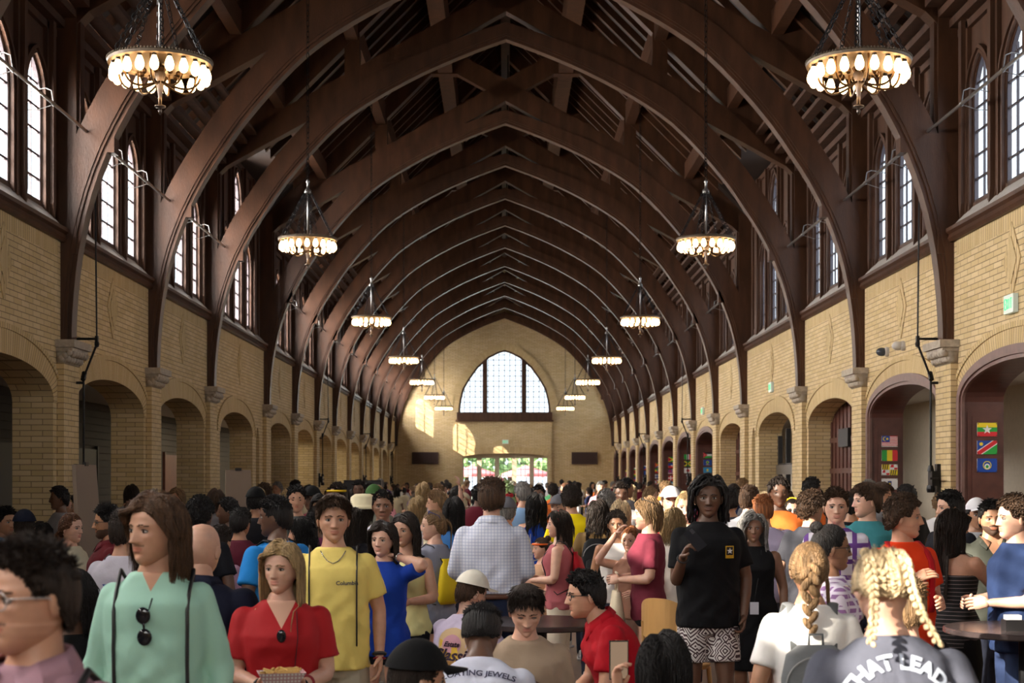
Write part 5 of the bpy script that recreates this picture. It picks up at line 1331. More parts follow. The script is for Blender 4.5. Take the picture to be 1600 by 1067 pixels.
def tribal():
    m, nt, b_, lk = nodes_of('patterned shorts'); tc = nt.nodes.new('ShaderNodeTexCoord'); v = nt.nodes.new('ShaderNodeTexVoronoi'); v.inputs['Scale'].default_value = 13; v.distance = 'MANHATTAN'; lk(tc.outputs['Object'], v.inputs['Vector'])
    mu = nt.nodes.new('ShaderNodeMath'); mu.operation = 'MULTIPLY'; mu.inputs[1].default_value = 3.4; lk(v.outputs['Distance'], mu.inputs[0]); fr = nt.nodes.new('ShaderNodeMath'); fr.operation = 'FRACT'; lk(mu.outputs[0], fr.inputs[0])
    gt = nt.nodes.new('ShaderNodeMath'); gt.operation = 'GREATER_THAN'; gt.inputs[1].default_value = .52; lk(fr.outputs[0], gt.inputs[0])
    mc = nt.nodes.new('ShaderNodeMix'); mc.data_type = 'RGBA'; mc.inputs[6].default_value = (*C(205, 200, 198), 1); mc.inputs[7].default_value = (*C(62, 42, 46), 1); lk(gt.outputs[0], mc.inputs[0]); lk(mc.outputs[2], b_.inputs['Base Color']); b_.inputs['Roughness'].default_value = .8; MATS['cloth tribal'] = m
tribal()
INKW = mat('white print', C(205, 215, 235), .7); INKN = mat('navy print', C(60, 60, 85), .7); INKG = mat('gold print', C(205, 165, 45), .6); INKP = mat('plum print', C(45, 15, 40), .7); INKB = mat('brown print', C(100, 78, 70), .8); GOLD = mat('gold thread', C(215, 170, 40), .5); SIL = mat('silver', (.6, .6, .62), .25, .9)
NAVYT = (.028, .032, .055)
D = {}
# 1
i = D['pink'] = P('man in a mauve polo shirt and clear framed glasses, closest at far left', 46, 832, 3.25, yaw=-22, hy=-18, sk='light', hair=('short', 'dark', .2), shirt=('polo', C(158, 122, 134)), beard=.6, arms=('down', 'down'), vox=.011, jaw=1.05)
glasses(i, mat('clear frame', (.45, .38, .36), .2)); strap(i, onto(i, [(.155, z) for z in np.linspace(1.0, 1.38, 8)], True, .008) + [i['B']((.15, .0, 1.46))] + onto(i, [(.14, z) for z in (1.4, 1.2)], False, .008), .009, DARK, 'bag_strap')
# 2
i = D['teal'] = P('young man with shoulder length brown hair in a loose sea green shirt', 243, 765, 5.45, yaw=2, hy=-38, sk='light', hair=('mid', 'chestnut', .20), shirt=('long', C(158, 203, 184)), beard=.6, vneck=.07, vox=.011, nose=1.15, foldamp=1.1, bulk=.90, bottom=('trousers', C(60, 60, 70)))
drawstrings(i, xs=(-.125, .13), r=.007)
g = MB(); q = onto(i, [(-.015, 1.325), (-.01, 1.25)], True, .02)
for c_ in q: g.ell(tuple(c_), (.026, .008, .030), 14, 8)
g.tube([q[0], q[1]], .004, 5); g.tube([q[0] + Vector((.02, 0, .02)), q[0] + Vector((.03, .01, .06))], .003, 5); o = g.build('sunglasses_hung', mat('dark lens', (.01, .01, .014), .08), None, smooth=True); o.matrix_world = Matrix.LocRotScale(i['root'].location, i['root'].rotation_euler, i['root'].scale); tag(o, "black sunglasses hanging from the sea green shirt's neckline", 'sunglasses')
# 3
i = D['bald'] = P('bald man seen from behind in a dark navy polo shirt', 316, 817, 6.5, yaw=170, sk='fair', hair=('none', 'brown', .1), shirt=('polo', C(22, 26, 46)), bulk=1.2)
# 4
i = D['red'] = P('young woman with long blond hair in a red tee holding a food tray', 440, 842, 6.35, bulk=1.1, yaw=8, hy=-24, sex='f', sk='fair', hair=('long', 'blond', .44), shirt=('tee', C(165, 14, 26)), arms=('tray', 'tray'), vneck=.13, vox=.010, curl=(.75, .75), bottom=('trousers', C(40, 40, 60)), handdir=(((.55, -.75, .25), (.2, .1, 1)), ((-.55, -.75, .25), (-.2, .1, 1))))
wl = (i['wr'][0] + i['wr'][1]) / 2 + Vector((0, -.085, .03)); t = empty('food_tray'); t.location = W2(i, wl); t.rotation_euler = (0, 0, math.radians(14))
b = MB(); K = [(-.07, -.045), (.07, -.045), (.07, .045), (-.07, .045)]; T_ = [(-.095, -.065), (.095, -.065), (.095, .065), (-.095, .065)]
b.add([(x, y, 0) for x, y in K] + [(x, y, .045) for x, y in T_] + [(x * .96, y * .95, .003) for x, y in K] + [(x * .97, y * .96, .045) for x, y in T_], [(3, 2, 1, 0), (0, 1, 5, 4), (1, 2, 6, 5), (2, 3, 7, 6), (3, 0, 4, 7), (8, 9, 10, 11), (9, 8, 12, 13), (10, 9, 13, 14), (11, 10, 14, 15), (8, 11, 15, 12), (4, 5, 13, 12), (5, 6, 14, 13), (6, 7, 15, 14), (7, 4, 12, 15)])
check_mat('tray check', C(225, 220, 215), C(190, 150, 150), 70, .4); b.build('paper_boat', MATS['cloth tray check'], t)
b = MB(); rnd = random.Random(3)
for q in range(26): a = rnd.uniform(0, 3.1); x, y = rnd.uniform(-.055, .055), rnd.uniform(-.035, .035); b.bar((x - .03 * math.cos(a), y - .02 * math.sin(a), .035 + .02 * rnd.random()), (x + .03 * math.cos(a), y + .02 * math.sin(a), .035 + .025 * rnd.random()), .009, .009)
o = b.build('fries', mat('golden fries', C(215, 175, 105), .6), t); o['kind'] = 'stuff'; tag(t, 'white paper boat of fries held by the blond woman in red', 'food tray')
ly = MB(); pts = onto(i, [(.07, 1.42), (.075, 1.3), (.06, 1.15), (.045, 1.0), (.04, .90)], True, .008); ly.tube(pts, [.009] * 5, 6, sx=.2); ly.build('lanyard', DARK, i['root']); ly = MB(); c_ = pts[-1]; ly.obox(c_ + Vector((0, -.012, -.05)), (1, 0, 0), (0, 1, 0), (0, 0, 1), (.07, .004, .095)); ly.build('badge', mat('badge', C(190, 190, 200), .4), i['root'])
b = MB(); c_ = onto(i, [(.0, 1.315)], True, .015)[0]; b.ell(tuple(c_), (.022, .007, .030), 12, 8); b.build('sunglasses_lens', mat('dark lens', (.01, .01, .014), .1), i['root'], smooth=True)
def wrist(i, k, m, r=.031, w_=.008, up=.03, name='wristband'):
    a, c = i['el'][k], i['wr'][k]; d = (c - a).normalized(); s1 = d.orthogonal().normalized(); s2 = d.cross(s1); p = c - d * up; b = MB()
    b.tube([p + (s1 * math.cos(q) + s2 * math.sin(q)) * r for q in np.linspace(0, 2 * PI, 15)], w_, 5, cap=False); b.build(name, m, i['root'], smooth=True)
wrist(i, 0, DARK, .030, .006); wrist(i, 1, mat('red thread', C(130, 20, 35), .7), .033, .007, .07); wrist(i, 1, DARK, .030, .005, .02)
# 5
i = D['yellow'] = P('tall young man with brown fringe in a plain pale yellow tee', 521, 769, 8.0, yaw=5, hy=6, sk='light', hair=('fringe', 'brown', .2), shirt=('tee', C(236, 212, 118)), bottom=('shorts', C(170, 160, 140)), vox=.011, nose=1.1, jaw=.95, foldamp=1.0)
drawstrings(i, xs=(-.125, .125), r=.005); text_on(i, 'Columbia', .075, 1.285, .030, INKN, bold=.0006); strap(i, onto(i, [(-.066, 1.452), (-.05, 1.425), (-.028, 1.40), (0, 1.388), (.028, 1.40), (.05, 1.425), (.066, 1.452)], True, .004), .0026, SIL, 'neck_chain')
wrist(i, 1, DARK, .031, .010, .02, 'watch'); wrist(i, 1, mat('red thread', C(130, 20, 35), .7), .030, .005, -.005)
# 6, 7
i = D['blue'] = P('young woman in a royal blue tee with one hand behind her neck', 598, 812, 9.3, yaw=-12, hy=-6, sex='f', sk='fair', hair=('long', 'dark', .36), shirt=('tee', C(24, 58, 148)), arms=('down', 'neck'), bottom=('mini', C(20, 20, 26)))
glasses(i, DARK, True, True); wrist(i, 1, SIL, .030, .006, .02, 'bracelet')
i = D['cream tank'] = P('woman in a pale yellow tank top with sunglasses pushed up on long dark hair', 632, 799, 10.0, yaw=-18, hy=-5, sex='f', sk='light', hair=('long', 'dark', .45), shirt=('tank', C(222, 214, 150)), arms=('chest', 'front'), bottom=('mini', C(18, 18, 22)))
glasses(i, DARK, True, True)
i = P('man with close cropped hair and a pale shirt behind the woman in royal blue', 598, 767, 12.3, yaw=3, sk='brown', hair=('crop', 'black', .1), shirt=('tee', C(190, 192, 205)), beard=.6)
# 9
i = D['grey girl'] = P('woman in profile with a blond ponytail and a grey tee', 676, 795, 11.2, yaw=-128, hy=44, sex='f', sk='fair', hair=('ponytail', 'sandy', .28), shirt=('tee', C(128, 130, 146)), bottom=('mini', C(18, 18, 22)))
glasses(i, mat('blue lens', (.02, .05, .25), .2), True, True); backpack(i, C(225, 195, 40), 'yellow drawstring bag on the back of the woman in the grey tee', (.14, .05, .17), 1.16, 'drawstring_bag')
# 10
i = D['plaid'] = P('large man seen from behind in a white checked shirt and jeans', 768, 744, 10.3, yaw=180, sk='fair', hair=('short', 'brown', .2), shirt=('shirt', C(215, 218, 232), 'white plaid'), bottom=('trousers', C(34, 42, 66)), bulk=1.03, foldamp=1.3, shs=1.0, arms=(((.235, .0, 1.14), (.17, -.2, 1.06)), ((.235, .0, 1.14), (.17, -.2, 1.06))))
b = MB(); rr = [i['B']((.193 * math.cos(a) * 1.02, .006 + .142 * math.sin(a), .985)) for a in np.linspace(0, 2 * PI, 33)]; b.tube(rr, .017, 6, sx=.4, cap=False); b.build('belt', mat('brown leather', C(95, 60, 45), .5), i['root'], smooth=True)
# 11-15 seated
HATW = cloth('off white cap', C(225, 220, 205)); HATK = cloth('black cap', C(14, 14, 17))
i = D['classic'] = P('seated man seen from behind in an off white cap and lavender tee', 738, 897, 9.3, yaw=148, hy=-28, hp=10, sk='fair', hair=('crop', 'brown', .1), shirt=('tee', C(196, 184, 210)), seat=True, lean=12, arms=('table', 'table'), bulk=1.05)
cap(i, HATW)
patch_on(i, [(-.0 + .115 * math.cos(a), 1.27 + .105 * math.sin(a)) for a in np.linspace(0, 2 * PI, 20)[:-1]], mat('sand print', C(200, 170, 130), .8), False, 'round_print'); patch_on(i, [(-.07, 1.12), (.09, 1.12), (.1, 1.3), (-.02, 1.33)], INKG, False, 'yellow_print', .006); patch_on(i, [(.0 + .07 * math.cos(a), 1.27 + .06 * math.sin(a)) for a in np.linspace(0, 2 * PI, 14)[:-1]], mat('pink print', C(190, 140, 155), .8), False, 'pink_print', .008)
for nm, tx, z, sz, bo in (('', 'Classic', 1.195, .105, .003), ('', 'Estate', 1.265, .045, .0015)): text_on(i, tx, 0, z, sz, INKP, False, bold=bo, shear=.35, off=.012)
i = D['white back'] = P('seated person with short black hair and a white tee with lettering on its back', 752, 949, 6.8, yaw=176, sk='dark', hair=('fade', 'black', .1), shirt=('tee', C(205, 208, 225)), seat=True, lean=28, hp=30, arms=('table', 'table'), bulk=1.08)
text_on(i, 'FLOATING JEWELS', 0, 1.372, .040, INKN, False, arc=.8, bold=.001); patch_on(i, [(.06 * math.cos(a), 1.2 + .05 * math.sin(a)) for a in np.linspace(0, 2 * PI, 14)[:-1]], INKG, False, 'gold_print', .005)
i = D['tan'] = P('seated young man in a tan tee looking down, facing the camera', 822, 913, 7.6, yaw=4, sk='fair', hair=('fringe', 'dark', .2), shirt=('tee', C(158, 138, 118)), seat=True, lean=10, hp=18, look=True, arms=('front', 'front'), jaw=.95)
patch_on(i, [(-.0 + .085 * math.cos(a), 1.235 + .065 * math.sin(a)) for a in np.linspace(0, 2 * PI, 18)[:-1]], INKB, True, 'brown_print', .006)
i = D['black cap'] = P('seated person in a plain black baseball cap at the bottom edge of the frame', 655, 1009, 5.2, yaw=125, hy=-18, sk='light', hair=('crop', 'dark', .1), shirt=('tee', C(20, 20, 24)), seat=True, lean=10)
cap(i, HATK)
i = D['red polo'] = P('seated man in profile with glasses and a red polo shirt', 918, 888, 8.5, yaw=-84, hy=4, sk='light', hair=('short', 'black', .2), shirt=('polo', C(158, 12, 30)), seat=True, lean=24, hp=-6, arms=('table', 'table'), nose=1.15, bulk=1.1)
glasses(i)
# 16
i = D['rose'] = P('woman in profile with a red headband, dusty rose tank top and cream trousers', 872, 795, 12.2, yaw=-104, hy=14, sex='f', sk='fair', hair=('bob', 'dark', .20), shirt=('tank', C(168, 92, 98)), bottom=('wide', C(205, 192, 172)), arms=('front', 'front'))
b = MB(); b.tube([(.090 * math.cos(a), .0, .128 * math.sin(a)) for a in np.linspace(.1, PI - .1, 15)], .007, 6); headchild(i, 'headband', b, [mat('red band', C(200, 25, 40), .5)]); backpack(i, C(150, 15, 30), 'red shoulder bag on the back of the woman in dusty rose', (.11, .04, .15), 1.2, 'drawstring_bag')
i = D['curly yellow'] = P('curly haired man seen from behind in a bright yellow tee', 893, 757, 15.2, yaw=178, sk='light', hair=('curly', 'dark', .2), shirt=('tee', C(240, 215, 20)))
i = D['black pack'] = P('woman seen from behind with wavy dark hair between the yellow tee and the maroon tee', 934, 779, 13.6, yaw=176, sex='f', sk='light', hair=('wavy', 'dark', .36), shirt=('tee', C(120, 95, 60)))
backpack(i, C(20, 21, 25), 'black backpack on the wavy haired woman beside the bright yellow tee', (.15, .075, .21))
# 19-21
i = D['maroon'] = P('person in profile with short sandy hair, a maroon tee and black shorts', 1010, 775, 11.2, yaw=-92, hy=4, sex='f', sk='fair', hair=('bob', 'sandy', .10), shirt=('tee', C(104, 40, 54)), bottom=('mini', C(14, 14, 18)), arms=('front', 'front'), foldamp=1.0, shs=.80)
glasses(i, DARK, True, True)
i = D['brow'] = P('woman in a brown and cream top shading her eyes with one hand', 984, 822, 12.0, yaw=-22, sex='f', sk='fair', hair=('bun', 'ginger', .2), shirt=('tank', C(150, 110, 92)), arms=('brow', 'front'), bottom=('skirt', C(110, 85, 75)))
i = P('woman with curly dark hair and a white top beside the one shading her eyes', 963, 797, 12.9, yaw=-6, sex='f', sk='tan', hair=('curly', 'dark', .2), shirt=('tank', C(225, 220, 215)), arms=('down', 'down'))
t = empty('tote_bag', W2(D['maroon'], (-.05, -.24, 1.02))); b = MB(); b.v = []; rings(b, [(0, 0, -.42, .05, .16), (0, 0, -.2, .06, .18), (0, 0, 0, .03, .15)], 18, 3); b.build('bag_body', cloth('cream canvas', C(205, 190, 165)), t, smooth=True); b = MB(); b.tube([(0, -.1, 0), (0, -.08, .14), (0, .08, .14), (0, .1, 0)], .009, 5); b.build('bag_handle', cloth('cream canvas', C(205, 190, 165)), t); tag(t, 'cream cloth tote bag held in front of the maroon tee', 'bag')
# 22
i = D['army'] = P('tall man with dreadlocks in a black tee and patterned shorts looking at the camera', 1107, 741, 9.8, yaw=4, hy=-10, sk='dark', hair=('dreads', 'black', .17), shirt=('tee', C(16, 16, 20)), bottom=('shorts', C(200, 195, 190), 'tribal'), arms=(((.205, -.02, 1.10), (.20, -.24, 1.27)), ((.245, .02, 1.12), (.21, -.05, .88))), beard=.6, vox=.011, curl=(1.0, .9), handdir=(((.25, -.45, .75), (.75, -.5, .1)), None), foldamp=1.0, jaw=.97)
q = onto(i, [(.105, 1.29)], True, .006)[0]
patch_on(i, [(.078, 1.25), (.132, 1.25), (.132, 1.325), (.078, 1.325)], GOLD, True, 'gold_square'); patch_on(i, [(.083, 1.268), (.127, 1.268), (.127, 1.320), (.083, 1.320)], DARK, True, 'black_square', .006); st = [(.105 + (.021 if k % 2 == 0 else .009) * math.sin(PI * k / 5), 1.294 + (.021 if k % 2 == 0 else .009) * math.cos(PI * k / 5)) for k in range(10)]; patch_on(i, st, mat('white star', (.75, .75, .75), .6), True, 'white_star', .008); text_on(i, 'U.S.ARMY', .105, 1.258, .011, DARK, True)
w_ = i['wr'][0]; t = empty('mobile_phone', W2(i, w_ + Vector((.055, -.075, .10)))); t.rotation_euler = (math.radians(-30), math.radians(-32), math.radians(20)); b = MB(); b.box(-.037, .037, -.005, .005, -.075, .075); b.build('phone_body', mat('phone back', (.02, .02, .024), .2), t); b = MB(); b.box(.008, .032, -.008, -.005, .035, .07); b.build('camera_bump', mat('phone glass', (.05, .05, .055), .15), t); tag(t, 'black mobile phone in the hand of the man in the black tee', 'phone')
wrist(i, 0, DARK, .031, .006, .03)
# 23-34
i = D['braids f'] = P('woman in a long black dress with silver braids behind the man in the black tee', 1177, 799, 11.2, yaw=-6, sex='f', sk='brown', hair=('dreads', 'grey', .38), shirt=('dress', C(15, 15, 18)), bottom=('skirt', C(15, 15, 18)), bulk=1.1)
strap(i, [i['B'](p) for p in ((.06, -.07, 1.44), (.05, -.145, 1.3), (.02, -.15, 1.15), (.0, -.15, 1.02))], .004, DARK, 'lanyard'); b = MB(); c_ = i['B']((0, -.155, .97)); b.obox(c_, (1, 0, 0), (0, 1, 0), (0, 0, 1), (.07, .005, .1)); b.build('badge', mat('badge', C(190, 190, 200), .4), i['root'])
i = P('man with cropped ginger hair in a pale blue and pink tee seen from behind', 1170, 771, 12.7, yaw=188, sk='fair', hair=('fade', 'ginger', .1), shirt=('tee', C(185, 175, 205)), bulk=1.25, bottom=('shorts', C(90, 90, 100)))
i.update(); i['root'].location.x += .12
i = P('woman with pale blond hair and a black top, near the right arcade door', 1197, 767, 17.5, yaw=110, hy=-20, sex='f', sk='fair', hair=('long', 'pale', .40), shirt=('tee', C(18, 18, 22)))
i = P('woman in a yellow headband, sunglasses and black tank top', 1238, 777, 15.2, yaw=-8, sex='f', sk='fair', hair=('bun', 'dark', .2), shirt=('tank', C(16, 16, 20)))
glasses(i, DARK, True); b = MB(); b.tube([(.094 * math.cos(a), .01, .06 + .075 * math.sin(a)) for a in np.linspace(-.2, PI + .2, 15)], .014, 6); headchild(i, 'headband', b, [mat('yellow band', C(225, 185, 30), .7)])
i = P('bearded man with dark hair in profile by the black arcade door', 1217, 764, 18.0, yaw=-70, sk='light', hair=('short', 'dark', .2), shirt=('tee', C(40, 45, 55)), beard=1)
i = P('young man with a sunlit face in a white and purple shirt', 1306, 760, 10.7, yaw=-12, hy=4, sk='fair', hair=('short', 'brown', .2), shirt=('tee', C(226, 222, 236), 'lilac halves'), arms=('chest', 'down'))
i = P('young man with brown curls in a dark grey tee turned away', 1268, 765, 11.8, yaw=150, hy=-30, sk='light', hair=('curly', 'brown', .2), shirt=('tee', C(52, 52, 58)))
i = D['teal tee'] = P('young man in profile with short brown hair and a teal tee', 1354, 752, 11.4, yaw=-30, hy=-48, sk='fair', hair=('fringe', 'brown', .2), shirt=('tee', C(58, 122, 130)), nose=1.1)
i = D['orange'] = P('curly haired young man in an orange red tee facing right', 1413, 771, 9.0, yaw=18, hy=52, sk='light', hair=('curly', 'brown', .2), shirt=('tee', C(222, 62, 22)), arms=('chest', 'front'), nose=1.1, jaw=.95)
for x in (-.10, .11): strap(i, onto(i, [(x, z) for z in np.linspace(1.05, 1.41, 8)], True, .010) + [i['B']((x, .02, 1.47))], None, cloth('red strap', C(170, 25, 35)), 'shoulder_strap', .022)
text_on(i, 'STATE', 0, 1.24, .05, INKN, True)
i = D['stripe'] = P('woman with long dark hair in a striped black tube top and black skirt', 1490, 792, 9.6, yaw=142, hy=-36, sex='f', sk='light', hair=('long', 'dark', .50), shirt=('strapless', C(14, 13, 15), 'black stripes'), bottom=('skirt', C(14, 13, 16)), arms=('reach', 'down'))
i = P('dark haired man facing left behind the woman in the striped top', 1484, 764, 11.4, yaw=-60, hy=-20, sk='light', hair=('short', 'black', .2), shirt=('tee', C(30, 32, 40)))
i = P('bearded man with black hair in an open dark olive shirt', 1549, 779, 10.4, yaw=-6, sk='tan', hair=('short', 'black', .2), shirt=('shirt', C(52, 54, 46)), beard=1, vneck=.13, bulk=1.1)
i = D['navy r'] = P('curly haired man at the right edge in a navy tee and jeans', 1584, 772, 8.9, yaw=-84, sk='fair', hair=('curly', 'brown', .2), shirt=('tee', C(34, 48, 80)), bottom=('trousers', C(42, 54, 84)), arms=('front', 'front'))
# 35-39
i = D['pony'] = P('woman with caramel braids gathered in a thick tail and a white tee', 1264, 843, 5.98, yaw=176, hy=-6, hp=8, lean=4, sex='f', sk='tan', hair=('braidtail', 'sandy', .26), shirt=('tee', C(235, 232, 228)), vox=.012)
backpack(i, C(96, 98, 100), 'grey backpack on the woman with caramel braids', (.15, .08, .20), 1.10)
i = P('woman in dark framed glasses and a purple plaid shirt facing right', 1300, 816, 7.4, yaw=96, hy=-8, sex='f', sk='brown', hair=('bun', 'black', .2), shirt=('tee', C(150, 110, 160), 'purple plaid'))
glasses(i)
i = D['leads'] = P('woman seen from behind with two blond french braids and a grey lettered tee', 1377, 862, 4.25, yaw=180, lean=14, hp=30, sex='f', sk='fair', hair=('twobraids', 'pale', .14), shirt=('tee', C(82, 84, 96)), vox=.010, bulk=1.12, foldamp=1.0)
text_on(i, 'THAT LEADS', .0, 1.385, .062, INKW, False, arc=.165, bold=.0022, name='arched_lettering'); 
text_on(i, 'IT', -.150, 1.215, .06, INKW, False, rot=1.0, bold=.0018)
for pts in ([(-.08, 1.17), (-.05, 1.205), (.02, 1.215), (.085, 1.20), (.10, 1.17), (.04, 1.165), (.03, 1.14), (-.03, 1.15), (-.05, 1.13)], [(-.09, 1.10), (-.02, 1.14), (.06, 1.13), (.12, 1.08), (.05, 1.07), (-.04, 1.06)]): patch_on(i, pts, INKW, False, 'white_print', .005)
for (x, z) in ((-.06, 1.235), (-.03, 1.262), (.035, 1.262), (.065, 1.235)): patch_on(i, [(x + .007 * math.cos(a), z + .007 * math.sin(a)) for a in np.linspace(0, 6.28, 9)[:-1]], INKW, False, 'white_dot', .005)
patch_on(i, [(.0 + (.016 if k % 2 == 0 else .005) * math.sin(PI * k / 4), 1.26 + (.016 if k % 2 == 0 else .005) * math.cos(PI * k / 4)) for k in range(8)], INKW, False, 'white_spark', .005)
i = P('seated person in a sunlit white tee just beyond the blond french braids', 1415, 900, 6.9, yaw=165, sk='fair', hair=('short', 'sandy', .2), shirt=('tee', C(236, 236, 240)), seat=True, lean=14, arms=('table', 'table'))
i = D['phone f'] = P('seated woman with black hair raising a phone at the bottom edge', 1036, 984, 5.5, yaw=186, sex='f', sk='light', hair=('long', 'black', .40), shirt=('tee', C(70, 48, 50), 'brown plaid'), seat=True, arms=('down', ((.24, -.10, 1.30), (.13, -.26, 1.50))), handdir=(None, ((0, -.2, 1), (-.6, .5, 0))), curl=(.5, .8))
w_ = i['wr'][1]; t = empty('mobile_phone', W2(i, w_ + Vector((-.01, -.03, .11)))); t.rotation_euler = (0, 0, math.radians(6)); b = MB(); b.box(-.037, .037, -.005, .005, -.075, .075); b.build('phone_body', mat('phone back', (.02, .02, .024), .2), t); b = MB(); b.box(-.033, .033, -.0065, -.005, -.07, .07); b.build('screen', mat('phone screen', (.1, .08, .06), .15, emit=(.30, .20, .13), estr=.8), t); tag(t, 'phone with a lit screen held up by the seated woman with black hair', 'phone')
wrist(i, 1, SIL, .028, .006, .03, 'bracelet')
# left group
i = P('woman in profile facing right in a cream tee near the second left pillar', 112, 799, 11.2, yaw=70, sex='f', sk='fair', hair=('lowpony', 'auburn', .2), shirt=('tee', C(188, 182, 158)), arms=('chest', 'front'))
i = P('man in glasses and a maroon shirt in profile facing left', 168, 786, 10.6, yaw=-70, sk='tan', hair=('short', 'black', .2), shirt=('polo', C(92, 26, 34)), beard=1, bulk=1.1); glasses(i)
i = P('person in a pale tee with their back turned, left of the sea green shirt', 196, 792, 8.6, yaw=165, sk='light', hair=('short', 'dark', .2), shirt=('tee', C(188, 184, 196))); backpack(i, C(28, 48, 120), 'navy blue drawstring bag on the pale tee at left', (.13, .045, .16), 1.12, 'drawstring_bag')
i = D['blue back'] = P('broad man in a bright blue tee with a black backpack facing left', 430, 772, 9.3, yaw=-128, hy=34, sk='dark', hair=('fade', 'black', .2), shirt=('tee', C(38, 128, 205)), bulk=1.15); backpack(i, C(22, 22, 26), 'black backpack on the man in bright blue', (.15, .08, .2))
i = P('person with thick black hair just beyond the bald man', 313, 772, 10.2, yaw=165, sk='dark', hair=('afro', 'black', .2), shirt=('tee', C(28, 28, 34)))
i = P('person in a pink tee with short dark hair beyond the bald man', 344, 819, 10.6, yaw=150, sk='light', hair=('short', 'dark', .2), shirt=('tee', C(190, 150, 175)))
i = P('seated woman in black with black hair behind the mauve polo shirt', 110, 888, 7.0, yaw=30, hy=-60, sex='f', sk='dark', hair=('bob', 'black', .16), shirt=('tee', C(12, 12, 14)), seat=True)
i = P('person in a dark navy cap at far left beside the first pillar', 38, 800, 11.6, yaw=200, sk='light', hair=('crop', 'dark', .1), shirt=('tee', C(24, 28, 40))); cap(i, cloth('navy cap', C(20, 26, 44)))
i = P('person with a black bob left of the cream tee', 66, 814, 12.3, yaw=170, sex='f', sk='light', hair=('bob', 'black', .14), shirt=('tee', C(26, 26, 30)))
i = P('man in a light blue shirt cut by the left edge', 8, 790, 12.2, yaw=60, sk='tan', hair=('short', 'black', .1), shirt=('shirt', C(110, 140, 180)))
i = P('person with dark hair behind the signboard on the left', 128, 768, 13.4, yaw=-90, sk='tan', hair=('short', 'black', .1), shirt=('tee', C(130, 130, 160)))
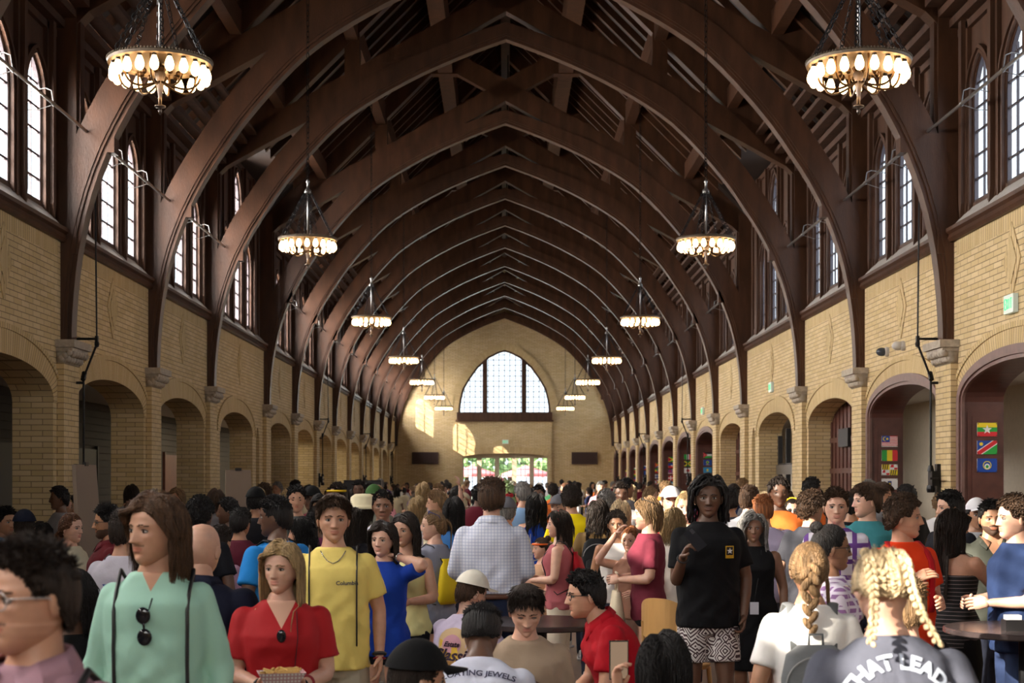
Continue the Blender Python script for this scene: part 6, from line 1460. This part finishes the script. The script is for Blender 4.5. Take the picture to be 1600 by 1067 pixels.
MIDS = [ # label, x, top, Y, yaw, sex, skin, hair, shirt colour
 ('man with black hair and a grey tee below the fourth left arch', 463, 757, 14.3, 10, 'm', 'light', ('short', 'black', .1), C(70, 74, 72)),
 ('man in a black cap and maroon tee looking left', 487, 762, 16.4, -30, 'm', 'dark', ('fade', 'black', .1), C(100, 40, 50)),
 ('young woman with black hair and a rose tee', 500, 772, 15.0, 0, 'f', 'tan', ('bob', 'black', .12), C(150, 60, 80)),
 ('person with a yellow headband over dark hair', 527, 753, 15.8, -40, 'm', 'tan', ('short', 'dark', .1), C(120, 110, 110)),
 ('tall man with black hair and a dark shirt in front of the loudspeakers', 560, 749, 22, 5, 'm', 'dark', ('short', 'black', .1), C(60, 64, 72)),
 ('man in a green patterned cap and pale shirt', 584, 760, 17, 6, 'm', 'dark', ('fade', 'black', .1), C(110, 110, 100)),
 ('woman with a sun hat of pale straw', 567, 776, 13.4, 160, 'f', 'light', ('bob', 'dark', .12), C(60, 60, 80)),
 ('man with dark hair in a plum tee behind the yellow tee', 496, 790, 12.7, 170, 'm', 'dark', ('afro', 'black', .1), C(92, 40, 66)),
 ('person with black hair left of the pale yellow tee', 470, 806, 10.9, -100, 'f', 'light', ('wavy', 'black', .3), C(90, 50, 60)),
 ('person with dark curls in black behind the blue tees', 556, 792, 11.6, 150, 'f', 'light', ('long', 'dark', .4), C(22, 20, 26)),
 ('woman with very long black hair and a blue top seen from behind', 709, 776, 14.0, 175, 'f', 'tan', ('long', 'black', .50), C(60, 110, 170)),
 ('man in a grey cap behind the white checked shirt', 792, 780, 13.6, 165, 'm', 'light', ('fade', 'grey', .1), C(214, 208, 178)),
 ('woman with long black waves in a deep blue dress', 838, 769, 15.6, 180, 'f', 'light', ('wavy', 'black', .5), C(26, 60, 150)),
 ('child with an orange headband and bare shoulders', 845, 838, 13.0, -70, 'f', 'fair', ('bun', 'brown', .1), C(190, 150, 120)),
 ('person in a grey knitted cap in front of the curly yellow tee', 872, 776, 16.4, -30, 'm', 'fair', ('fade', 'grey', .1), C(170, 60, 70)),
 ('woman with pale blond hair and a white top in sunlight left of the maroon tee', 970, 780, 14.4, 170, 'f', 'fair', ('long', 'pale', .3), C(225, 220, 220)),
 ('man in a white cap right of the maroon tee', 1048, 763, 14.2, 0, 'm', 'fair', ('fade', 'brown', .1), C(180, 60, 60)),
 ('woman with blond hair holding a hand to her mouth', 1070, 768, 13.0, -4, 'f', 'fair', ('bun', 'blond', .1), C(226, 210, 190)),
 ('woman with sunlit curly blond hair left of the black tee', 1052, 792, 12.2, 150, 'f', 'fair', ('wavy', 'blond', .22), C(235, 228, 218)),
 ('man with black hair behind the dreadlocks', 1142, 762, 15.5, 160, 'm', 'tan', ('short', 'black', .1), C(60, 60, 70)),
 ('woman with blond hair seen from behind below the great window', 652, 775, 16.2, 175, 'f', 'fair', ('long', 'blond', .3), C(200, 200, 210)),
 ('woman with platinum hair and a raised hand', 690, 768, 19.5, 0, 'f', 'fair', ('long', 'pale', .3), C(180, 80, 90)),
 ('man with dark hair in a burgundy tee behind the bright blue backpack', 376, 792, 12.2, 160, 'm', 'tan', ('short', 'black', .1), C(84, 28, 44)),
 ('person with black hair in profile at the third left arch', 356, 776, 13.6, -80, 'm', 'dark', ('short', 'black', .1), C(40, 40, 48)),
 ('man in a black cap near the third left arch', 400, 764, 14.8, 170, 'm', 'tan', ('fade', 'black', .1), C(30, 30, 36)),
 ('man in dark clothes under the screen at the panelled door', 1330, 768, 14.6, 170, 'm', 'tan', ('short', 'black', .1), C(26, 28, 34)),
 ('person in a white cap between the striped top and the olive shirt', 1526, 782, 12.4, 0, 'm', 'tan', ('fade', 'black', .1), C(180, 185, 195)),
 ('person with brown hair cut off at the right edge', 1594, 800, 11.5, -90, 'f', 'light', ('wavy', 'dark', .3), C(60, 50, 50)),
 ('man with grey curls in a pale tee behind the backpack', 948, 764, 16.8, 178, 'm', 'fair', ('curly', 'grey', .1), C(170, 170, 180)),
]
for (lab, x, y, Y, yaw, sx, sk, hr, col) in MIDS:
    i = P(lab, x, y, Y, yaw=yaw, sex=sx, sk=sk, hair=hr if ' cap' not in lab else ('crop', hr[1], .1), shirt=('tee' if 'dress' not in lab and 'bare' not in lab else 'tank', col), hi=Y < 13.5, vox=.02 if Y < 13.5 else None, arms=('mouth', 'down') if 'mouth' in lab else (('down', 'up') if 'raised' in lab else ('down', 'front')), shs=None)
    if 'cap' in lab: cap(i, cloth(lab[:24], {'white': C(225, 225, 230), 'green': C(60, 90, 50), 'grey': C(96, 96, 102), 'black': C(14, 14, 17)}[[q for q in ('white cap', 'green', 'grey', 'black') if q in lab][0].split()[0]]))
    if 'headband' in lab: b = MB(); b.tube([(.094 * math.cos(a), -.01 + .092 * math.sin(a) * -1, .055) for a in np.linspace(0, 2 * PI, 21)], .011, 6, cap=False); headchild(i, 'headband', b, [mat(lab.split('headband')[0].split()[-1] + ' sweatband', C(230, 190, 30) if 'yellow' in lab else C(225, 100, 30), .7)])
    if 'sun hat' in lab: b = MB(); b.lathe([(.18, .03), (.135, .06), (.122, .075), (.118, .14), (.075, .172), (.005, .176)], seg=24); headchild(i, 'sun_hat', b, [cloth('straw hat', C(214, 204, 170))])
# ================================================================ crowd further back
HAIRS = [('short', .1), ('short', .1), ('fade', .1), ('curly', .1), ('long', .40), ('long', .34), ('wavy', .38), ('bob', .14), ('ponytail', .26), ('bun', .1), ('fringe', .1), ('afro', .1)]
HNAME = {'short': 'short', 'fade': 'cropped', 'curly': 'curly', 'long': 'long', 'wavy': 'wavy', 'bob': 'bobbed', 'ponytail': 'ponytailed', 'bun': 'gathered', 'fringe': 'fringed', 'afro': 'thick curly', 'mop': 'mop'}
HCN = {'black': 'black', 'dark': 'dark brown', 'brown': 'brown', 'sandy': 'sandy', 'blond': 'blond', 'pale': 'pale blond', 'auburn': 'auburn', 'grey': 'grey'}
SHC = [('maroon', C(92, 24, 40)), ('white', C(215, 213, 216)), ('black', C(18, 18, 22)), ('grey', C(120, 120, 126)), ('navy', C(26, 34, 62)), ('red', C(170, 24, 34)), ('pink', C(205, 140, 150)), ('light blue', C(130, 165, 205)), ('green', C(50, 96, 66)), ('cream', C(212, 200, 170)), ('orange', C(214, 110, 50)), ('purple', C(92, 62, 128))]
PROTO = []
for n, (hs_, L) in enumerate(HAIRS):
    sx = 'f' if hs_ in ('long', 'wavy', 'bob', 'ponytail', 'bun') else 'm'
    i = person('crowd', 0, 0, 1.72, 0, sex=sx, hair=(hs_, 'dark', L), hi=False, arms=('down', 'front' if n % 2 else 'chest'), hands=True)
    PROTO.append((i, sx, hs_))
placed = [(o.location.x, o.location.y) for o in COL.objects if o.get('category') == 'person' and o.location.y > 1]
rnd = random.Random(21); used = {}; NCROWD = 175; used_p = set(); made = []
def zone(x, y):
    a = ''
    s = 'along the left arcade' if x < -3.4 else 'along the right arcade' if x > 3.4 else 'left of centre' if x < -1 else 'right of centre' if x > 1 else 'in mid hall'
    return a, s
tries = 0
while len(made) < NCROWD and tries < 20000:
    tries += 1; u = rnd.random(); y = 13.5 + 56 * u ** 1.35; x = rnd.uniform(-5.4, 5.4)
    px = VX + x / y * FPX
    if not -20 < px < 1620 or (y < 16 and 640 < px < 900 and rnd.random() < .6): continue
    if any((x - a) ** 2 + (y - b_) ** 2 < (.62 if y < 24 else .75) ** 2 for a, b_ in placed): continue
    i, sx, hs_ = PROTO[rnd.randrange(len(PROTO))]
    placed.append((x, y)); made.append((x, y)); o = i['root'] if id(i) not in used_p else copy_tree(i['root']); used_p.add(id(i))
    h = rnd.gauss(1.665 if sx == 'f' else 1.765, .05); h = min(h, 1.86); k = o['k'] * h / 1.72 if o is i['root'] else i['k'] * h / 1.72
    o.scale = (k, k, k); o.location = (x, y, 0); fa = rnd.choice([0, 0, 180, 180, 180, 90, -90]) + rnd.uniform(-30, 30); o.rotation_euler = (0, 0, math.radians(fa))
    hc = rnd.choice(['black', 'black', 'dark', 'dark', 'brown', 'brown', 'sandy', 'blond', 'pale', 'auburn'] if sx == 'f' else ['black', 'black', 'dark', 'dark', 'brown', 'brown', 'sandy', 'grey']) if hs_ != 'afro' else 'black'
    sk = rnd.choice(['fair', 'fair', 'light', 'light', 'tan']) if hc in ('blond', 'pale', 'sandy', 'auburn', 'grey', 'brown') else rnd.choice(['fair', 'light', 'tan', 'brown', 'dark', 'dark'])
    if hs_ == 'afro': sk = 'dark'
    sn, sc = rnd.choice(SHC[:2] + SHC[:4] + SHC)
    o.material_slots[0].link = 'OBJECT'; o.material_slots[0].material = skin(sk); o.material_slots[1].link = 'OBJECT'; o.material_slots[1].material = lipm(sk)
    for ch in o.children:
        if ch.name.startswith('hair'): ch.material_slots[0].link = 'OBJECT'; ch.material_slots[0].material = hairm(hc)
        elif ch.name.startswith('shirt'): ch.material_slots[0].link = 'OBJECT'; ch.material_slots[0].material = cloth('crowd ' + sn, sc)
        elif ch.name.startswith('trousers'): ch.material_slots[0].link = 'OBJECT'; ch.material_slots[0].material = cloth('crowd pants', C(40, 44, 60))
    a, s = zone(x, y); fn = 'facing away' if 110 < abs(fa) < 250 else 'facing the camera' if abs(fa) < 60 else 'facing right' if fa > 0 else 'facing left'
    o['_k'] = (hs_, hc, sn, fn, a, s); o['group'] = 'crowd filling the hall'; o['category'] = 'person'
    base = '%s %s-haired person in a %s tee %s, %s' % (HNAME[hs_].replace(' ', '-'), HCN[hc].replace(' ', '-'), sn.replace(' ', '-'), fn, s)
    used.setdefault(base, []).append(o)
    o['label'] = base
for base, os_ in used.items():
    if len(os_) > 1:
        os_.sort(key=lambda o: o.location.y)
        for n, o in enumerate(os_): o['label'] = (['nearer', 'farther', 'farthest', 'very distant', 'most distant'][min(n, 4)]) + ' ' + base
for o in COL.objects:
    if '_k' in o: del o['_k']
    if 'k' in o: del o['k']
for i, *_ in PROTO:
    if id(i) not in used_p:
        for c_ in list(i['root'].children_recursive): bpy.data.objects.remove(c_)
        bpy.data.objects.remove(i['root'])
# ================================================================ furniture and small things among the crowd
OAK = mat('light oak', C(196, 150, 92), .45, noise=.12, nscale=9, stretch=(1, 1, .2)); TTOP = mat('dark table top', C(62, 54, 54), .25)
def round_table(x, y, z, r, label):
    t = empty('round_table', (x, y, 0)); b = MB(); b.lathe([(.001, z - .035), (r - .01, z - .035), (r, z - .028), (r, z - .006), (r - .008, z), (.001, z)], seg=48); b.build('table_top', TTOP, t)
    b = MB(); b.lathe([(.035, .03), (.035, z - .035)], seg=12); b.build('pedestal', IRON, t); b = MB(); b.lathe([(.26, 0), (.26, .012), (.04, .04)], seg=24); b.build('base', IRON, t); tag(t, label, 'table'); return t
round_table(at(846, 970, 9.55).x, 9.55, .925, .43, 'dark round table between the seated tan tee and red polo')
round_table(at(822, 895, 13.3).x + .0, 14.2, .96, .35, 'small high table behind the man in the white checked shirt')
round_table(at(1578, 975, 8.6).x, 8.35, 1.0, .44, 'black high table at the right edge in front of the navy tee')
def chair():
    t = empty('wooden_chair'); b = MB(); rings(b, [(0, 0, .425, .20, .20), (0, 0, .45, .215, .21), (0, 0, .457, .21, .205)], 24, 3); b.build('seat', OAK, t, smooth=False)
    for sx in (-1, 1):
        for sy in (-1, 1): b = MB(); b.tube([(sx * .16, sy * .16, .43), (sx * .19, sy * .2, 0)], [.017, .012], 8); b.build('leg', OAK, t, smooth=True)
    b = MB(); n = 18; g = []
    for j in range(n + 1):
        a = math.radians(-75 + 150 * j / n); g.append([(math.sin(a) * .225, .02 + math.cos(a) * .2, z) for z in (.60 + .05 * abs(math.sin(a)) ** 2, .84 - .10 * abs(math.sin(a)) ** 3)] + [(math.sin(a) * .24, .02 + math.cos(a) * .215, z) for z in (.60 + .05 * abs(math.sin(a)) ** 2, .84 - .10 * abs(math.sin(a)) ** 3)])
    for p, q in zip(g, g[1:]): b.add(p + q, [(0, 4, 5, 1), (2, 3, 7, 6), (1, 5, 7, 3), (0, 2, 6, 4)])
    b.build('backrest', OAK, t, smooth=False)
    for sx in (-1, 1): b = MB(); b.tube([(sx * .15, .17, .44), (sx * .15, .19, .70)], .012, 8); b.build('back_post', OAK, t)
    return t
c0 = chair(); first = True
for key, lab in (('red polo', 'light oak chair with curved back under the man in the red polo'), ('classic', 'light oak chair under the man in the off white cap'), ('white back', 'light oak chair under the person in the white lettered tee'), ('tan', 'light oak chair under the young man in the tan tee'), ('phone f', 'light oak chair under the woman raising a phone'), ('black cap', 'light oak chair under the person in the black baseball cap')):
    o = c0 if first else copy_tree(c0); first = False; r = D[key]['root']; k = r.scale.x; o.location = r.location; o.rotation_euler = r.rotation_euler; s_ = .5 * k / .5; o.scale = (1.02, 1.02, max(.8, k * .93)); tag(o, lab, 'chair', 'light oak chairs')
o = copy_tree(c0); o.location = (at(1062, 940, 10.3).x, 10.5, 0); o.rotation_euler = (0, 0, 2.4); o.scale = (1, 1, 1.2); tag(o, 'empty light oak chair left of the patterned shorts', 'chair', 'light oak chairs')
# tumbler, cup, napkin holder
t = empty('tumbler', (at(826, 890, 14.0).x, 14.0, .96)); b = MB(); b.lathe([(.03, 0), (.034, .06), (.042, .1), (.044, .24), (.04, .25)], seg=18); b.build('cup', mat('white enamel', (.7, .7, .72), .3), t, smooth=True); b = MB(); b.tube([(.043, 0, .11), (.085, 0, .12), (.085, 0, .2), (.043, 0, .21)], .007, 6); b.build('handle', mat('white enamel', (.7, .7, .72), .3), t); b = MB(); b.lathe([(.043, .25), (.044, .262), (.01, .266)], seg=18); b.tube([(.015, 0, .26), (.018, 0, .36)], .004, 6); b.build('lid_and_straw', mat('grey lid', (.4, .4, .42), .3), t); tag(t, 'white insulated tumbler with handle on the small high table', 'tumbler')
tx = at(1578, 975, 8.6).x
t = empty('condiment_caddy', (tx - .12, 8.2, 1.0)); b = MB(); b.box(-.05, .05, -.04, .04, 0, .06); b.build('holder', DARK, t); b = MB(); b.box(-.04, .04, -.03, .03, .06, .085); b.build('packets', mat('paper packets', (.6, .6, .62), .6), t); tag(t, 'small black caddy of packets on the black high table', 'caddy')
t = empty('glass_cup', (tx + .06, 8.12, 1.0)); b = MB(); b.lathe([(.026, 0), (.032, .09), (.030, .088), (.024, .006)], seg=16); b.build('cup_wall', mat('clear cup', (.5, .5, .52), .1), t, smooth=True); b = MB(); b.lathe([(.033, .088), (.033, .094)], seg=16); b.build('rim', SIL, t); tag(t, 'clear cup on the black high table at the right edge', 'cup')
# flowers on a stand
fx = at(784, 760, 20).x; t = empty('flower_arrangement', (fx, 20, 0)); b = MB(); b.lathe([(.16, 0), (.03, .05), (.03, 1.2), (.10, 1.25), (.12, 1.42), (.10, 1.44)], seg=16); b.build('pedestal_vase', mat('white vase', (.5, .48, .45), .4), t, smooth=True)
rnd = random.Random(8); FLC = [('white petals', C(225, 225, 200)), ('red petals', C(180, 25, 45)), ('pink petals', C(215, 130, 140)), ('yellow green petals', C(190, 205, 90))]
b = MB()
for q in range(90):
    a, e = rnd.uniform(0, 6.28), rnd.uniform(-.3, 1.5); r = rnd.uniform(.10, .24); p = Vector((math.cos(a) * math.cos(e) * r, math.sin(a) * math.cos(e) * r, 1.58 + math.sin(e) * r * 1.15)); b.ell(tuple(p), (.035, .016, .045), 6, 4, rot=Euler((rnd.uniform(0, 3), rnd.uniform(0, 3), 0)))
o = b.build('foliage', LEAF, t); o['kind'] = 'stuff'
for n, (nm, col) in enumerate(FLC):
    b = MB()
    for q in range(12):
        a, e = rnd.uniform(0, 6.28), rnd.uniform(-.5 if n == 1 else .1, 1.4 if n != 1 else .5); r = rnd.uniform(.16, .27); p = Vector((math.cos(a) * math.cos(e) * r, math.sin(a) * math.cos(e) * r, 1.58 + math.sin(e) * r * 1.15))
        for s_ in range(5): b.ell((p.x + .016 * math.cos(s_ * 1.256), p.y, p.z + .016 * math.sin(s_ * 1.256)), (.014, .012, .014), 6, 4)
    o = b.build('blossoms', mat(nm, col, .6), t); o['kind'] = 'stuff'
tag(t, 'tall arrangement of green, white and red flowers behind the checked shirt', 'flowers')
# sign boards on easels, loudspeakers
BOARD = mat('tan board', C(128, 112, 98), .7)
for (x, y0, Y, h, w_, yaw, lab) in ((146, 726, 11.9, 1.0, .50, 84, 'tall tan signboard seen nearly edge on at left'), (375, 734, 15.2, .75, .30, 25, 'tan signboard on a stand by the third left pillar')):
    p = at(x, y0, Y); t = empty('signboard', (p.x, Y, 0), math.radians(yaw)); b = MB(); b.poly([(-w_ / 2, 0, p.z - h), (w_ / 2, 0, p.z - h), (w_ / 2 * .86, .06, p.z), (-w_ / 2 * .86, .06, p.z)], (0, .03, 0)); b.build('board', BOARD, t)
    for sx in (-1, 1): b = MB(); b.tube([(sx * w_ * .4, .02, p.z - h + .05), (sx * w_ * .5, -.08, 0)], .014, 6); b.build('leg', OAK, t)
    b = MB(); b.tube([(0, .08, p.z - h + .3), (0, .4, 0)], .014, 6); b.build('rear_leg', OAK, t); b = MB(); b.box(-.03, .03, .05, .08, p.z - .01, p.z + .02); b.build('clip', DARK, t); tag(t, lab, 'signboard')
for x, lab in ((552, 'black loudspeaker cabinet at left, nearer the arcade'), (583, 'black loudspeaker cabinet at left, nearer the centre')):
    p = at(x, 751, 33); t = empty('loudspeaker', (p.x, 33, 0)); b = MB(); b.box(-.19, .19, -.2, .2, 1.15, 1.82); b.build('cabinet', DARK, t); b = MB(); b.box(-.16, .16, -.215, -.2, 1.2, 1.78); b.build('grille', mat('speaker mesh', (.03, .03, .035), .5), t); b = MB(); b.tube([(0, 0, 0), (0, 0, 1.15)], .03, 8); b.build('pole', IRON, t); b = MB(); b.lathe([(.18, 0), (.18, .02), (.04, .04)], seg=16); b.build('base', IRON, t); tag(t, lab, 'loudspeaker')
